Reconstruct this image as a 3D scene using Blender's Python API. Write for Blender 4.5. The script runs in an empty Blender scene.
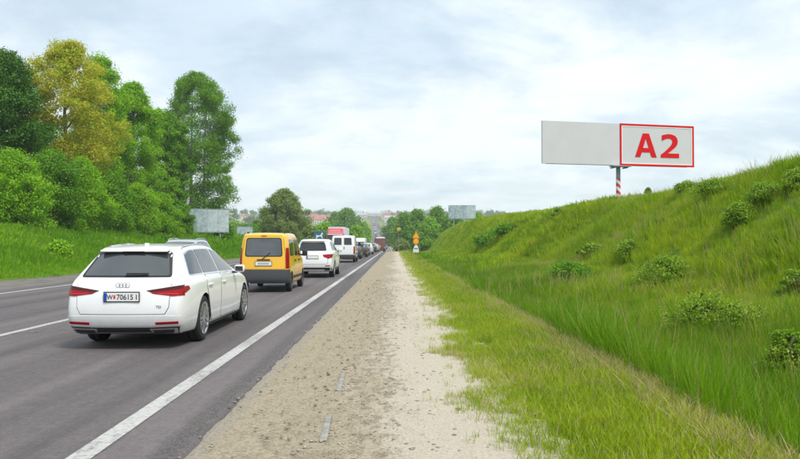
import bpy, bmesh, math, random
import numpy as np
from mathutils import Vector, Matrix
from mathutils.bvhtree import BVHTree

SC = bpy.context.scene
COL = SC.collection
R = math.radians
random.seed(7)
RNG = np.random.default_rng(7)

# ------------------------------------------------------------------ camera, world, sun, exposure
EYE = 1.5
cam_d = bpy.data.cameras.new('camera'); cam = bpy.data.objects.new('camera', cam_d); COL.objects.link(cam)
cam_d.sensor_width = 36; cam_d.lens = 32.4; cam_d.clip_end = 9000; cam_d.clip_start = 0.1
cam.location = (0, 0, EYE); cam.rotation_euler = (R(90 + 1.074), 0, R(-0.398))
SC.camera = cam

SUN_EL, SUN_AZ = 55, 138            # azimuth clockwise from +Y (north): behind the camera, to the right
world = bpy.data.worlds.new('World'); SC.world = world; world.use_nodes = True
def build_world():
    nt = world.node_tree; nt.nodes.clear(); N = nt.nodes.new; L = nt.links.new
    out = N('ShaderNodeOutputWorld')
    sky = N('ShaderNodeTexSky'); sky.sky_type = 'NISHITA'; sky.sun_disc = False
    sky.sun_elevation = R(SUN_EL); sky.sun_rotation = R(SUN_AZ); sky.air_density = 1.0; sky.dust_density = 2.0
    b1 = N('ShaderNodeBackground'); b1.inputs[1].default_value = 0.12; L(sky.outputs[0], b1.inputs[0])
    tc = N('ShaderNodeTexCoord'); sep = N('ShaderNodeSeparateXYZ'); L(tc.outputs['Generated'], sep.inputs[0])
    def m(op, a, b):
        n = N('ShaderNodeMath'); n.operation = op
        for i, v in enumerate((a, b)):
            if isinstance(v, (int, float)): n.inputs[i].default_value = v
            else: L(v, n.inputs[i])
        return n.outputs[0]
    z = m('ADD', m('MAXIMUM', sep.outputs[2], 0.0), 0.30)
    comb = N('ShaderNodeCombineXYZ')
    L(m('DIVIDE', sep.outputs[0], z), comb.inputs[0]); L(m('DIVIDE', sep.outputs[1], z), comb.inputs[1])
    def noise(scale, detail, rough, off, dist=0.0):
        mp = N('ShaderNodeMapping'); mp.inputs['Location'].default_value = off; L(comb.outputs[0], mp.inputs[0])
        mp.inputs['Scale'].default_value = (0.8, 1.0, 1.0)
        n = N('ShaderNodeTexNoise'); n.inputs['Scale'].default_value = scale; n.inputs['Detail'].default_value = detail
        n.inputs['Roughness'].default_value = rough; n.inputs['Distortion'].default_value = dist
        L(mp.outputs[0], n.inputs['Vector']); return n.outputs['Fac']
    def ramp(f, p0, c0, p1, c1):
        r = N('ShaderNodeValToRGB'); L(f, r.inputs[0]); e = r.color_ramp.elements
        e[0].position = p0; e[0].color = (*c0, 1); e[1].position = p1; e[1].color = (*c1, 1)
        r.color_ramp.interpolation = 'EASE'
        return r.outputs[0]
    n1 = noise(1.7, 7, 0.55, (5.3, 2.2, 0), 0.3)
    n2 = noise(3.6, 7, 0.60, (9.4, 4.2, 0), 0.2)
    c1 = ramp(n1, 0.36, (0.53, 0.635, 0.735), 0.56, (0.775, 0.825, 0.865))
    c2 = ramp(n2, 0.36, (0.86, 0.90, 0.935), 0.58, (1.05, 1.05, 1.05))
    mul = N('ShaderNodeMix'); mul.data_type = 'RGBA'; mul.blend_type = 'MULTIPLY'; mul.inputs['Factor'].default_value = 1.0
    L(c1, mul.inputs[6]); L(c2, mul.inputs[7])
    b2 = N('ShaderNodeBackground'); b2.inputs[1].default_value = 1.0; L(mul.outputs[2], b2.inputs[0])
    gap = ramp(noise(1.1, 5, 0.5, (21.0, 7.5, 0), 0.2), 0.30, (0.86, 0.86, 0.86), 0.46, (1, 1, 1))
    mix = N('ShaderNodeMixShader'); L(gap, mix.inputs[0]); L(b1.outputs[0], mix.inputs[1]); L(b2.outputs[0], mix.inputs[2])
    L(mix.outputs[0], out.inputs[0])
build_world()
sun_d = bpy.data.lights.new('sun', 'SUN'); sun = bpy.data.objects.new('sun', sun_d); COL.objects.link(sun)
sun_d.energy = 2.4; sun_d.angle = R(14); sun_d.color = (1.0, 0.955, 0.88)
_az, _el = R(SUN_AZ), R(SUN_EL)
to_sun = Vector((math.sin(_az) * math.cos(_el), math.cos(_az) * math.cos(_el), math.sin(_el)))
sun.rotation_euler = (-to_sun).to_track_quat('-Z', 'Y').to_euler(); sun.location = (0, -20, 60)
SC.view_settings.view_transform = 'Standard'; SC.view_settings.look = 'None'
SC.view_settings.exposure = 0.40; SC.view_settings.gamma = 1.0; SC.view_settings.use_curve_mapping = False
SC.cycles.volume_bounces = 1; SC.cycles.transparent_max_bounces = 8; SC.cycles.max_bounces = 6

# ------------------------------------------------------------------ materials
MATS = {}
def mat_new(name):
    m = bpy.data.materials.new(name); m.use_nodes = True
    nt = m.node_tree; b = nt.nodes['Principled BSDF']; MATS[name] = m
    return m, nt, b
def simple(name, col, rough=0.6, metal=0.0, coat=0.0, spec=0.5, emit=None):
    m, nt, b = mat_new(name)
    b.inputs['Base Color'].default_value = (*col, 1); b.inputs['Roughness'].default_value = rough
    b.inputs['Metallic'].default_value = metal; b.inputs['Coat Weight'].default_value = coat
    b.inputs['Coat Roughness'].default_value = 0.05; b.inputs['Specular IOR Level'].default_value = spec
    return m
def nd(nt, t, **kw):
    n = nt.nodes.new(t)
    for k, v in kw.items():
        if k in n.inputs: n.inputs[k].default_value = v
        else: setattr(n, k, v)
    return n
def ramp_n(nt, fac, stops, interp='LINEAR'):
    r = nt.nodes.new('ShaderNodeValToRGB'); e = r.color_ramp.elements
    while len(e) < len(stops): e.new(0.5)
    for i, (p, c) in enumerate(stops):
        e[i].position = p; e[i].color = (*c, 1) if len(c) == 3 else c
    r.color_ramp.interpolation = interp
    nt.links.new(fac, r.inputs[0]); return r.outputs[0]
def noise_n(nt, vec, scale, detail=4, rough=0.55, dist=0.0):
    n = nd(nt, 'ShaderNodeTexNoise'); n.inputs['Scale'].default_value = scale; n.inputs['Detail'].default_value = detail
    n.inputs['Roughness'].default_value = rough; n.inputs['Distortion'].default_value = dist
    nt.links.new(vec, n.inputs['Vector']); return n.outputs['Fac']
def mapped(nt, vec, scale=(1, 1, 1), loc=(0, 0, 0)):
    mp = nt.nodes.new('ShaderNodeMapping'); mp.inputs['Scale'].default_value = scale; mp.inputs['Location'].default_value = loc
    nt.links.new(vec, mp.inputs[0]); return mp.outputs[0]
def mixc(nt, f, a, b, mode='MIX'):
    n = nt.nodes.new('ShaderNodeMix'); n.data_type = 'RGBA'; n.blend_type = mode
    for sock, v in ((n.inputs['Factor'], f), (n.inputs[6], a), (n.inputs[7], b)):
        if hasattr(v, 'links') or hasattr(v, 'is_linked'): nt.links.new(v, sock)
        elif isinstance(v, (int, float)): sock.default_value = v
        else: sock.default_value = (*v, 1)
    return n.outputs[2]
def mth(nt, op, a, b=0.0, c=0.0):
    n = nt.nodes.new('ShaderNodeMath'); n.operation = op
    for i, v in enumerate((a, b, c)):
        if isinstance(v, (int, float)): n.inputs[i].default_value = v
        else: nt.links.new(v, n.inputs[i])
    return n.outputs[0]
def bump(nt, b, h, strength=0.3, dist=0.02):
    n = nt.nodes.new('ShaderNodeBump'); n.inputs['Strength'].default_value = strength; n.inputs['Distance'].default_value = dist
    nt.links.new(h, n.inputs['Height']); nt.links.new(n.outputs[0], b.inputs['Normal'])

def mat_leaf(name, cols, trans=0.35, scale=0.35, rough=0.55):
    """foliage: colour varies per leaf (face attribute) and in broad patches"""
    m, nt, b = mat_new(name); L = nt.links.new
    at = nd(nt, 'ShaderNodeAttribute'); at.attribute_name = 'tint'
    geo = nd(nt, 'ShaderNodeNewGeometry')
    n = noise_n(nt, geo.outputs['Position'], scale, 3)
    f = mth(nt, 'ADD', mth(nt, 'MULTIPLY', at.outputs['Fac'], 0.55), mth(nt, 'MULTIPLY', n, 0.6))
    k = len(cols)
    c = ramp_n(nt, f, [(0.18 + 0.64 * i / (k - 1), cc) for i, cc in enumerate(cols)])
    L(c, b.inputs['Base Color']); b.inputs['Roughness'].default_value = rough; b.inputs['Specular IOR Level'].default_value = 0.3
    tr = nd(nt, 'ShaderNodeBsdfTranslucent')
    c2 = mixc(nt, 1.0, c, (1.15, 1.25, 0.6), 'MULTIPLY'); L(c2, tr.inputs[0])
    mx = nd(nt, 'ShaderNodeMixShader'); mx.inputs[0].default_value = trans
    L(b.outputs[0], mx.inputs[1]); L(tr.outputs[0], mx.inputs[2])
    L(mx.outputs[0], nt.nodes['Material Output'].inputs[0])
    return m

def mat_grass(name, cols, dry=(0.33, 0.27, 0.10), dry_amt=0.12, scale=0.25):
    m, nt, b = mat_new(name); L = nt.links.new
    at = nd(nt, 'ShaderNodeAttribute'); at.attribute_name = 'tint'
    geo = nd(nt, 'ShaderNodeNewGeometry'); oi = nd(nt, 'ShaderNodeObjectInfo')
    n = noise_n(nt, geo.outputs['Position'], scale, 4, 0.6)
    f = mth(nt, 'ADD', mth(nt, 'ADD', mth(nt, 'MULTIPLY', at.outputs['Fac'], 0.3), mth(nt, 'MULTIPLY', n, 0.75)), mth(nt, 'MULTIPLY', oi.outputs['Random'], 0.12))
    k = len(cols)
    c = ramp_n(nt, f, [(0.28 + 0.5 * i / (k - 1), cc) for i, cc in enumerate(cols)])
    d = mth(nt, 'GREATER_THAN', at.outputs['Fac'], 1.0 - dry_amt)
    c = mixc(nt, d, c, dry)
    L(c, b.inputs['Base Color']); b.inputs['Roughness'].default_value = 0.6; b.inputs['Specular IOR Level'].default_value = 0.25
    tr = nd(nt, 'ShaderNodeBsdfTranslucent'); L(c, tr.inputs[0])
    mx = nd(nt, 'ShaderNodeMixShader'); mx.inputs[0].default_value = 0.35
    L(b.outputs[0], mx.inputs[1]); L(tr.outputs[0], mx.inputs[2]); L(mx.outputs[0], nt.nodes['Material Output'].inputs[0])
    return m

def mat_ground():
    m, nt, b = mat_new('soil_and_turf'); L = nt.links.new
    geo = nd(nt, 'ShaderNodeNewGeometry'); P = geo.outputs['Position']
    n = noise_n(nt, P, 0.12, 6, 0.6); n2 = noise_n(nt, P, 2.2, 5, 0.6); big = noise_n(nt, mapped(nt, P, (0.012, 0.006, 0.01)), 1.0, 3)
    f = mth(nt, 'ADD', mth(nt, 'MULTIPLY', n, 0.6), mth(nt, 'MULTIPLY', n2, 0.4))
    c = ramp_n(nt, f, [(0.3, (0.030, 0.070, 0.008)), (0.5, (0.085, 0.155, 0.012)), (0.68, (0.15, 0.20, 0.025))])
    fld = ramp_n(nt, big, [(0.38, (0.05, 0.10, 0.02)), (0.5, (0.13, 0.19, 0.04)), (0.62, (0.20, 0.21, 0.07))])
    sep = nd(nt, 'ShaderNodeSeparateXYZ'); L(P, sep.inputs[0])
    far = nd(nt, 'ShaderNodeMapRange'); far.inputs[1].default_value = 300; far.inputs[2].default_value = 500; L(sep.outputs[1], far.inputs[0])
    L(mixc(nt, far.outputs[0], c, fld), b.inputs['Base Color'])
    b.inputs['Roughness'].default_value = 0.9; b.inputs['Specular IOR Level'].default_value = 0.1
    bump(nt, b, n2, 0.6, 0.15)
    return m

def mat_asphalt():
    m, nt, b = mat_new('worn_asphalt'); L = nt.links.new
    geo = nd(nt, 'ShaderNodeNewGeometry'); P = geo.outputs['Position']
    fine = noise_n(nt, P, 90, 4, 0.7); med = noise_n(nt, P, 5.0, 5, 0.65)
    streak = noise_n(nt, mapped(nt, P, (1.3, 0.035, 1)), 1.0, 4, 0.6)
    c = ramp_n(nt, fine, [(0.30, (0.085, 0.075, 0.076)), (0.52, (0.132, 0.118, 0.120)), (0.75, (0.195, 0.177, 0.178))])
    c = mixc(nt, 1.0, c, ramp_n(nt, streak, [(0.35, (0.66, 0.66, 0.67)), (0.64, (1.18, 1.16, 1.15))]), 'MULTIPLY')
    c = mixc(nt, 1.0, c, ramp_n(nt, med, [(0.35, (0.90, 0.90, 0.90)), (0.7, (1.08, 1.07, 1.06))]), 'MULTIPLY')
    # long sealed joint and fine cracks
    sep = nd(nt, 'ShaderNodeSeparateXYZ'); L(P, sep.inputs[0])
    wob = mth(nt, 'MULTIPLY', mth(nt, 'SUBTRACT', noise_n(nt, mapped(nt, P, (1, 0.5, 1)), 0.9, 5), 0.5), 0.22)
    xx = mth(nt, 'ADD', sep.outputs[0], wob)
    jd = mth(nt, 'ABSOLUTE', mth(nt, 'ADD', xx, 1.72))
    jm = ramp_n(nt, jd, [(0.0, (0.5, 0.5, 0.5)), (0.02, (1, 1, 1))])
    vor = nd(nt, 'ShaderNodeTexVoronoi'); vor.feature = 'DISTANCE_TO_EDGE'; vor.inputs['Scale'].default_value = 0.55
    wv = nt.nodes.new('ShaderNodeVectorMath'); wv.operation = 'ADD'
    nz = nd(nt, 'ShaderNodeTexNoise'); nz.inputs['Scale'].default_value = 1.6; nz.inputs['Detail'].default_value = 4; L(P, nz.inputs['Vector'])
    L(P, wv.inputs[0]); L(nz.outputs['Color'], wv.inputs[1]); L(mapped(nt, wv.outputs[0], (0.5, 1, 1)), vor.inputs['Vector'])
    ck = ramp_n(nt, vor.outputs['Distance'], [(0.0, (0.55, 0.55, 0.55)), (0.010, (1, 1, 1))])
    ckm = ramp_n(nt, noise_n(nt, P, 0.22, 2), [(0.50, (0, 0, 0)), (0.60, (1, 1, 1))])
    c = mixc(nt, 1.0, c, ramp_n(nt, noise_n(nt, P, 22, 3, 0.8), [(0.32, (0.82, 0.82, 0.82)), (0.68, (1.16, 1.16, 1.16))]), 'MULTIPLY')
    c = mixc(nt, ckm, c, mixc(nt, 1.0, c, ck, 'MULTIPLY'))
    eb = mth(nt, 'ADD', sep.outputs[0], mth(nt, 'MULTIPLY', mth(nt, 'SUBTRACT', noise_n(nt, P, 7, 5, 0.7), 0.5), 0.25))
    ebm = ramp_n(nt, mth(nt, 'ADD', eb, 2.12), [(0.36, (0, 0, 0)), (0.46, (0.75, 0.75, 0.75)), (0.56, (0.75, 0.75, 0.75)), (0.60, (0, 0, 0))])
    c = mixc(nt, ebm, c, ramp_n(nt, noise_n(nt, P, 60, 3, 0.7), [(0.4, (0.035, 0.032, 0.033)), (0.65, (0.16, 0.15, 0.14))]))
    L(c, b.inputs['Base Color']); b.inputs['Roughness'].default_value = 0.82; b.inputs['Specular IOR Level'].default_value = 0.35
    bump(nt, b, fine, 0.5, 0.006)
    return m

def mat_gravel():
    m, nt, b = mat_new('sandy_gravel'); L = nt.links.new
    geo = nd(nt, 'ShaderNodeNewGeometry'); P = geo.outputs['Position']
    sep = nd(nt, 'ShaderNodeSeparateXYZ'); L(P, sep.inputs[0])
    grit = noise_n(nt, P, 38, 6, 0.75); med = noise_n(nt, mapped(nt, P, (1, 0.35, 1)), 3.2, 6, 0.65); big = noise_n(nt, mapped(nt, P, (1.2, 0.16, 1)), 0.9, 4)
    blot = noise_n(nt, mapped(nt, P, (1.6, 0.8, 1)), 5.5, 5, 0.7)
    pale = ramp_n(nt, grit, [(0.28, (0.33, 0.285, 0.215)), (0.5, (0.475, 0.425, 0.34)), (0.72, (0.58, 0.53, 0.445))])
    beige = ramp_n(nt, grit, [(0.28, (0.17, 0.14, 0.09)), (0.48, (0.335, 0.285, 0.20)), (0.72, (0.49, 0.435, 0.335))])
    brown = ramp_n(nt, grit, [(0.30, (0.085, 0.065, 0.045)), (0.52, (0.235, 0.195, 0.14)), (0.75, (0.42, 0.37, 0.29))])
    # side position: loose stony half by the asphalt, smooth sandy track to the right
    f = mth(nt, 'ADD', sep.outputs[0], mth(nt, 'MULTIPLY', mth(nt, 'SUBTRACT', big, 0.5), 2.4))
    f = mth(nt, 'ADD', f, mth(nt, 'MULTIPLY', mth(nt, 'SUBTRACT', med, 0.5), 0.9))
    track = ramp_n(nt, mth(nt, 'MULTIPLY_ADD', f, 0.5, 0.5), [(0.25, (0, 0, 0)), (0.50, (0.85, 0.85, 0.85)), (0.7, (1, 1, 1))])
    c = mixc(nt, track, beige, pale)
    band = ramp_n(nt, mth(nt, 'MULTIPLY_ADD', f, 0.5, 0.5), [(0.12, (0.35, 0.35, 0.35)), (0.36, (0.9, 0.9, 0.9)), (0.5, (0.75, 0.75, 0.75)), (0.62, (0.06, 0.06, 0.06))])
    spot = ramp_n(nt, blot, [(0.47, (0, 0, 0)), (0.60, (1, 1, 1))])
    c = mixc(nt, mth(nt, 'MULTIPLY', band, spot), c, brown)
    edge = ramp_n(nt, mth(nt, 'ADD', sep.outputs[0], 2.0), [(0.50, (0.7, 0.7, 0.7)), (0.70, (0, 0, 0))])
    c = mixc(nt, edge, c, ramp_n(nt, grit, [(0.3, (0.13, 0.12, 0.11)), (0.6, (0.34, 0.32, 0.29))]))
    L(c, b.inputs['Base Color']); b.inputs['Roughness'].default_value = 0.95; b.inputs['Specular IOR Level'].default_value = 0.1
    h = mth(nt, 'ADD', mth(nt, 'MULTIPLY', grit, 0.5), mth(nt, 'MULTIPLY', med, 1.0))
    bump(nt, b, h, 0.7, 0.03)
    return m

def mat_line():
    m, nt, b = mat_new('worn_road_paint'); L = nt.links.new
    geo = nd(nt, 'ShaderNodeNewGeometry'); P = geo.outputs['Position']
    w = noise_n(nt, P, 22, 6, 0.8); w2 = noise_n(nt, mapped(nt, P, (1, 0.3, 1)), 1.7, 3)
    f = mth(nt, 'ADD', mth(nt, 'MULTIPLY', w, 0.75), mth(nt, 'MULTIPLY', w2, 0.35))
    c = ramp_n(nt, f, [(0.42, (0.17, 0.16, 0.16)), (0.53, (0.42, 0.41, 0.39)), (0.7, (0.55, 0.54, 0.52))])
    L(c, b.inputs['Base Color']); b.inputs['Roughness'].default_value = 0.7
    return m

def mat_paint(name, col, metal=0.0, dirt=0.12):
    m, nt, b = mat_new(name); L = nt.links.new
    tc = nd(nt, 'ShaderNodeTexCoord')
    sep = nd(nt, 'ShaderNodeSeparateXYZ'); L(tc.outputs['Object'], sep.inputs[0])
    n = noise_n(nt, tc.outputs['Object'], 6, 5, 0.7)
    low = nd(nt, 'ShaderNodeMapRange'); low.inputs[1].default_value = 0.75; low.inputs[2].default_value = 0.2; L(sep.outputs[2], low.inputs[0])
    f = mth(nt, 'MULTIPLY', mth(nt, 'MULTIPLY', low.outputs[0], n), dirt * 4)
    L(mixc(nt, f, col, (0.22, 0.20, 0.18)), b.inputs['Base Color'])
    b.inputs['Metallic'].default_value = metal; b.inputs['Roughness'].default_value = 0.32
    b.inputs['Coat Weight'].default_value = 0.8; b.inputs['Coat Roughness'].default_value = 0.06
    return m
def mat_objcol():
    m, nt, b = mat_new('car_paint_any'); oi = nd(nt, 'ShaderNodeObjectInfo')
    nt.links.new(oi.outputs['Color'], b.inputs['Base Color']); b.inputs['Roughness'].default_value = 0.35
    b.inputs['Coat Weight'].default_value = 0.6; return m
def mat_stripes():
    m, nt, b = mat_new('red_white_stripe_paint'); L = nt.links.new
    tc = nd(nt, 'ShaderNodeTexCoord'); w = nd(nt, 'ShaderNodeTexWave'); w.wave_type = 'BANDS'; w.bands_direction = 'Z'
    L(mapped(nt, tc.outputs['Object'], (1, 1, 1)), w.inputs['Vector'])
    sep = nd(nt, 'ShaderNodeSeparateXYZ'); L(tc.outputs['Object'], sep.inputs[0])
    f = mth(nt, 'FRACT', mth(nt, 'MULTIPLY', mth(nt, 'ADD', sep.outputs[2], mth(nt, 'MULTIPLY', sep.outputs[0], 0.8)), 2.0))
    L(mixc(nt, mth(nt, 'GREATER_THAN', f, 0.5), (0.62, 0.04, 0.05), (0.75, 0.74, 0.74)), b.inputs['Base Color'])
    return m
def mat_worn_sheet(name, c0, c1, scale):
    m, nt, b = mat_new(name); tc = nd(nt, 'ShaderNodeTexCoord')
    n = noise_n(nt, tc.outputs['Object'], scale, 4, 0.6)
    nt.links.new(ramp_n(nt, n, [(0.35, c0), (0.65, c1)]), b.inputs['Base Color']); b.inputs['Roughness'].default_value = 0.6
    return m
def mat_bark(name, c0, c1):
    m, nt, b = mat_new(name); tc = nd(nt, 'ShaderNodeTexCoord')
    n = noise_n(nt, mapped(nt, tc.outputs['Object'], (6, 6, 1.2)), 1.5, 5, 0.7)
    nt.links.new(ramp_n(nt, n, [(0.35, c0), (0.65, c1)]), b.inputs['Base Color']); b.inputs['Roughness'].default_value = 0.9
    bump(nt, b, n, 0.5, 0.05); return m

M_GROUND, M_ASPH, M_GRAV, M_LINE = mat_ground(), mat_asphalt(), mat_gravel(), mat_line()
M_WHITE = mat_paint('white_car_paint', (0.83, 0.835, 0.84), 0.0, 0.14); M_YEL = mat_paint('yellow_car_paint', (0.86, 0.47, 0.005))
M_SILVER = mat_paint('silver_car_paint', (0.50, 0.52, 0.54), 0.5); M_ANY = mat_objcol()
M_GLASS = simple('tinted_glass', (0.025, 0.034, 0.036), 0.03, 0, 0, 0.5); M_GLASS.node_tree.nodes['Principled BSDF'].inputs['IOR'].default_value = 2.1
M_GLASS2 = simple('dark_tinted_glass', (0.010, 0.012, 0.014), 0.04, 0, 0, 0.5); M_GLASS2.node_tree.nodes['Principled BSDF'].inputs['IOR'].default_value = 1.75
M_PLAST = simple('black_plastic', (0.022, 0.022, 0.024), 0.5); M_GREYP = simple('grey_bumper_plastic', (0.055, 0.058, 0.064), 0.55)
M_RUB = simple('tyre_rubber', (0.018, 0.018, 0.018), 0.8); M_ALLOY = simple('alloy', (0.55, 0.56, 0.58), 0.28, 0.9)
M_CHROME = simple('chrome', (0.75, 0.76, 0.78), 0.12, 1.0); M_RED = simple('red_lamp_lens', (0.30, 0.003, 0.007), 0.25, 0, 0.15, 0.3)
M_LIT = simple('bright_red_strip', (0.62, 0.02, 0.02), 0.3)
M_DRED = simple('dark_red_lens', (0.07, 0.003, 0.006), 0.2, 0, 0.2, 0.3)
M_CLEAR = simple('clear_lamp_lens', (0.72, 0.75, 0.78), 0.1, 0, 1.0); M_PLATE = simple('plate_white', (0.78, 0.78, 0.76), 0.45)
M_BLUE = simple('plate_blue', (0.01, 0.06, 0.42), 0.45); M_INK = simple('plate_ink', (0.02, 0.02, 0.025), 0.5)
M_INKR = simple('plate_crest_red', (0.6, 0.02, 0.03), 0.5)
M_SEAM = simple('panel_gap', (0.03, 0.03, 0.03), 0.8)
M_STEEL = mat_worn_sheet('galvanised_steel', (0.20, 0.24, 0.27), (0.30, 0.35, 0.38), 3.0)
M_PANEL = mat_worn_sheet('blank_billboard_sheet', (0.565, 0.555, 0.57), (0.59, 0.58, 0.595), 0.8)
M_SIGNRED = simple('sign_red', (0.66, 0.006, 0.010), 0.7, 0, 0, 0.15); M_PINK = simple('sign_white_edge', (0.85, 0.74, 0.74), 0.5)
M_STRIPE = mat_stripes()
M_FADED = mat_worn_sheet('faded_poster_sheet', (0.22, 0.30, 0.34), (0.46, 0.54, 0.57), 1.6)
M_FADED2 = mat_worn_sheet('pale_poster_sheet', (0.36, 0.45, 0.48), (0.55, 0.61, 0.63), 2.2)
M_ORANGE = simple('sign_orange', (0.90, 0.30, 0.01), 0.5); M_SWHITE = simple('sign_white', (0.80, 0.76, 0.76), 0.5); M_SDARK = simple('sign_dark', (0.10, 0.06, 0.07), 0.5)
M_TEAL = simple('teal_board_paint', (0.02, 0.13, 0.18), 0.5); M_TRUCKRED = mat_paint('red_truck_paint', (0.62, 0.03, 0.06)); M_TARP = mat_worn_sheet('white_tarpaulin', (0.62, 0.64, 0.66), (0.74, 0.75, 0.76), 1.0)
M_BROWN = mat_worn_sheet('brown_tarpaulin', (0.16, 0.06, 0.05), (0.22, 0.09, 0.08), 1.0); M_GTARP = mat_worn_sheet('green_tarpaulin', (0.05, 0.13, 0.12), (0.08, 0.18, 0.16), 1.0)
M_CONC = mat_worn_sheet('weathered_concrete', (0.20, 0.19, 0.17), (0.34, 0.32, 0.29), 14.0)
M_STONE = mat_worn_sheet('pebble_stone', (0.13, 0.10, 0.075), (0.40, 0.35, 0.28), 2.5)
M_WALL = mat_worn_sheet('plaster_wall', (0.55, 0.53, 0.50), (0.68, 0.66, 0.62), 0.3); M_ROOF = mat_worn_sheet('red_roof_tile', (0.30, 0.10, 0.07), (0.42, 0.16, 0.11), 0.6)
M_ROOFG = mat_worn_sheet('grey_roof_sheet', (0.28, 0.31, 0.35), (0.42, 0.45, 0.48), 0.6)
M_BARK = mat_bark('grey_bark', (0.08, 0.068, 0.048), (0.17, 0.15, 0.11)); M_BARKP = mat_bark('pale_bark', (0.20, 0.19, 0.165), (0.36, 0.35, 0.31))
M_STEM = simple('green_stem', (0.10, 0.14, 0.03), 0.7)
LEAF_DARK = mat_leaf('leaf_dark', [(0.022, 0.085, 0.006), (0.055, 0.165, 0.01), (0.11, 0.26, 0.016)], 0.2)
LEAF_YEL = mat_leaf('leaf_golden', [(0.2, 0.29, 0.012), (0.42, 0.43, 0.022), (0.57, 0.51, 0.05), (0.28, 0.46, 0.02)]) #(0.16, 0.1403, 0.0144), (0.32, 0.2722, 0.024), (0.48, 0.3877, 0.042), (0.208, 0.2805, 0.024)], 0.35)
LEAF_BRI = mat_leaf('leaf_bright', [(0.09, 0.23, 0.006), (0.2, 0.42, 0.01), (0.33, 0.56, 0.018)], 0.35)
LEAF_MID = mat_leaf('leaf_mid', [(0.05, 0.165, 0.006), (0.12, 0.29, 0.01), (0.21, 0.42, 0.016)], 0.3)
LEAF_POP = mat_leaf('leaf_poplar', [(0.055, 0.17, 0.01), (0.13, 0.29, 0.016), (0.23, 0.42, 0.03)], 0.3)
LEAF_GREY = mat_leaf('leaf_greyish', [(0.085, 0.145, 0.024), (0.18, 0.26, 0.05), (0.29, 0.37, 0.1)], 0.3)
LEAF_BUSH = mat_leaf('leaf_slope_bush', [(0.09, 0.2, 0.006), (0.19, 0.34, 0.014), (0.36, 0.48, 0.05)], 0.3, 0.9)
LEAF_FAR = mat_leaf('leaf_far_wood', [(0.0264, 0.066, 0.016), (0.054, 0.108, 0.022), (0.108, 0.156, 0.035)], 0.2, 0.02)
G_MEADOW = mat_grass('meadow_blades', [(0.08, 0.2, 0.002), (0.18, 0.345, 0.003), (0.31, 0.45, 0.005), (0.46, 0.54, 0.012)], (0.42, 0.36, 0.12), 0.06)
G_DITCH = mat_grass('ditch_blades', [(0.055, 0.17, 0.002), (0.12, 0.275, 0.003), (0.23, 0.385, 0.006)], (0.30, 0.26, 0.10), 0.06, 0.4)
G_VERGE = mat_grass('verge_blades', [(0.15, 0.27, 0.004), (0.28, 0.4, 0.008), (0.42, 0.48, 0.02)], (0.46, 0.39, 0.17), 0.14, 0.7)
G_DRY = mat_grass('dry_blades', [(0.276, 0.264, 0.05), (0.414, 0.36, 0.1), (0.529, 0.456, 0.16)], (0.50, 0.42, 0.22), 0.4, 0.7)
G_BANK = mat_grass('bank_blades', [(0.06, 0.2, 0.003), (0.13, 0.33, 0.005), (0.24, 0.45, 0.009)], (0.22, 0.24, 0.06), 0.05, 0.2)

# ------------------------------------------------------------------ object helpers
def link(o, parent=None):
    COL.objects.link(o)
    if parent is not None: o.parent = parent
    return o
def tag(o, label, cat, group=None):
    o['label'] = label; o['category'] = cat
    if group: o['group'] = group
    return o
def thing(name, label, cat, loc=(0, 0, 0), rz=0.0, group=None):
    o = bpy.data.objects.new(name, None); link(o); o.location = loc; o.rotation_euler = (0, 0, rz)
    o.empty_display_size = 0.2
    return tag(o, label, cat, group)
def mesh_obj(name, verts, faces, mat, parent=None, smooth=False):
    me = bpy.data.meshes.new(name); me.from_pydata(verts, [], faces); me.update()
    if mat: me.materials.append(mat)
    if smooth: me.shade_smooth()
    return link(bpy.data.objects.new(name, me), parent)
def bm_obj(name, bm, mat, parent=None, smooth=False):
    me = bpy.data.meshes.new(name); bm.to_mesh(me); bm.free()
    for m_ in (mat if isinstance(mat, (list, tuple)) else [mat]): me.materials.append(m_)
    if smooth: me.shade_smooth()
    return link(bpy.data.objects.new(name, me), parent)
def add_box(bm, c, s, rot=None, bev=0.0):
    r = bmesh.ops.create_cube(bm, size=1.0)
    M = Matrix.Translation(c) @ (rot.to_4x4() if rot else Matrix()) @ Matrix.Diagonal((*s, 1))
    bmesh.ops.transform(bm, matrix=M, verts=r['verts'])
    if bev > 0:
        es = list({e for v in r['verts'] for e in v.link_edges})
        bmesh.ops.bevel(bm, geom=es, offset=bev, segments=2, affect='EDGES', profile=0.6)
def box(name, c, s, mat, parent=None, bev=0.0, rot=None):
    bm = bmesh.new(); add_box(bm, c, s, rot, bev); return bm_obj(name, bm, mat, parent)
def add_cyl(bm, p0, p1, r0, r1=None, seg=12):
    p0, p1 = Vector(p0), Vector(p1); d = p1 - p0
    M = Matrix.Translation((p0 + p1) / 2) @ d.to_track_quat('Z', 'Y').to_matrix().to_4x4()
    bmesh.ops.create_cone(bm, cap_ends=True, segments=seg, radius1=r0, radius2=r0 if r1 is None else r1, depth=d.length, matrix=M)
def cyl(name, p0, p1, r, mat, parent=None, seg=12, r1=None):
    bm = bmesh.new(); add_cyl(bm, p0, p1, r, r1, seg); return bm_obj(name, bm, mat, parent, False)
def prism(name, poly, y0, y1, mat, parent=None):
    """outline in x,z, from y0 to y1"""
    bm = bmesh.new(); a = [bm.verts.new((x, y0, z)) for x, z in poly]; b = [bm.verts.new((x, y1, z)) for x, z in poly]
    bm.faces.new(a); bm.faces.new(b[::-1])
    for i in range(len(a)):
        j = (i + 1) % len(a); bm.faces.new((a[j], a[i], b[i], b[j]))
    bmesh.ops.recalc_face_normals(bm, faces=bm.faces)
    return bm_obj(name, bm, mat, parent)
def copy_tree(o, parent=None):
    c = o.copy(); COL.objects.link(c); c.parent = parent
    for ch in [k for k in o.children]: copy_tree(ch, c)
    return c
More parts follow.
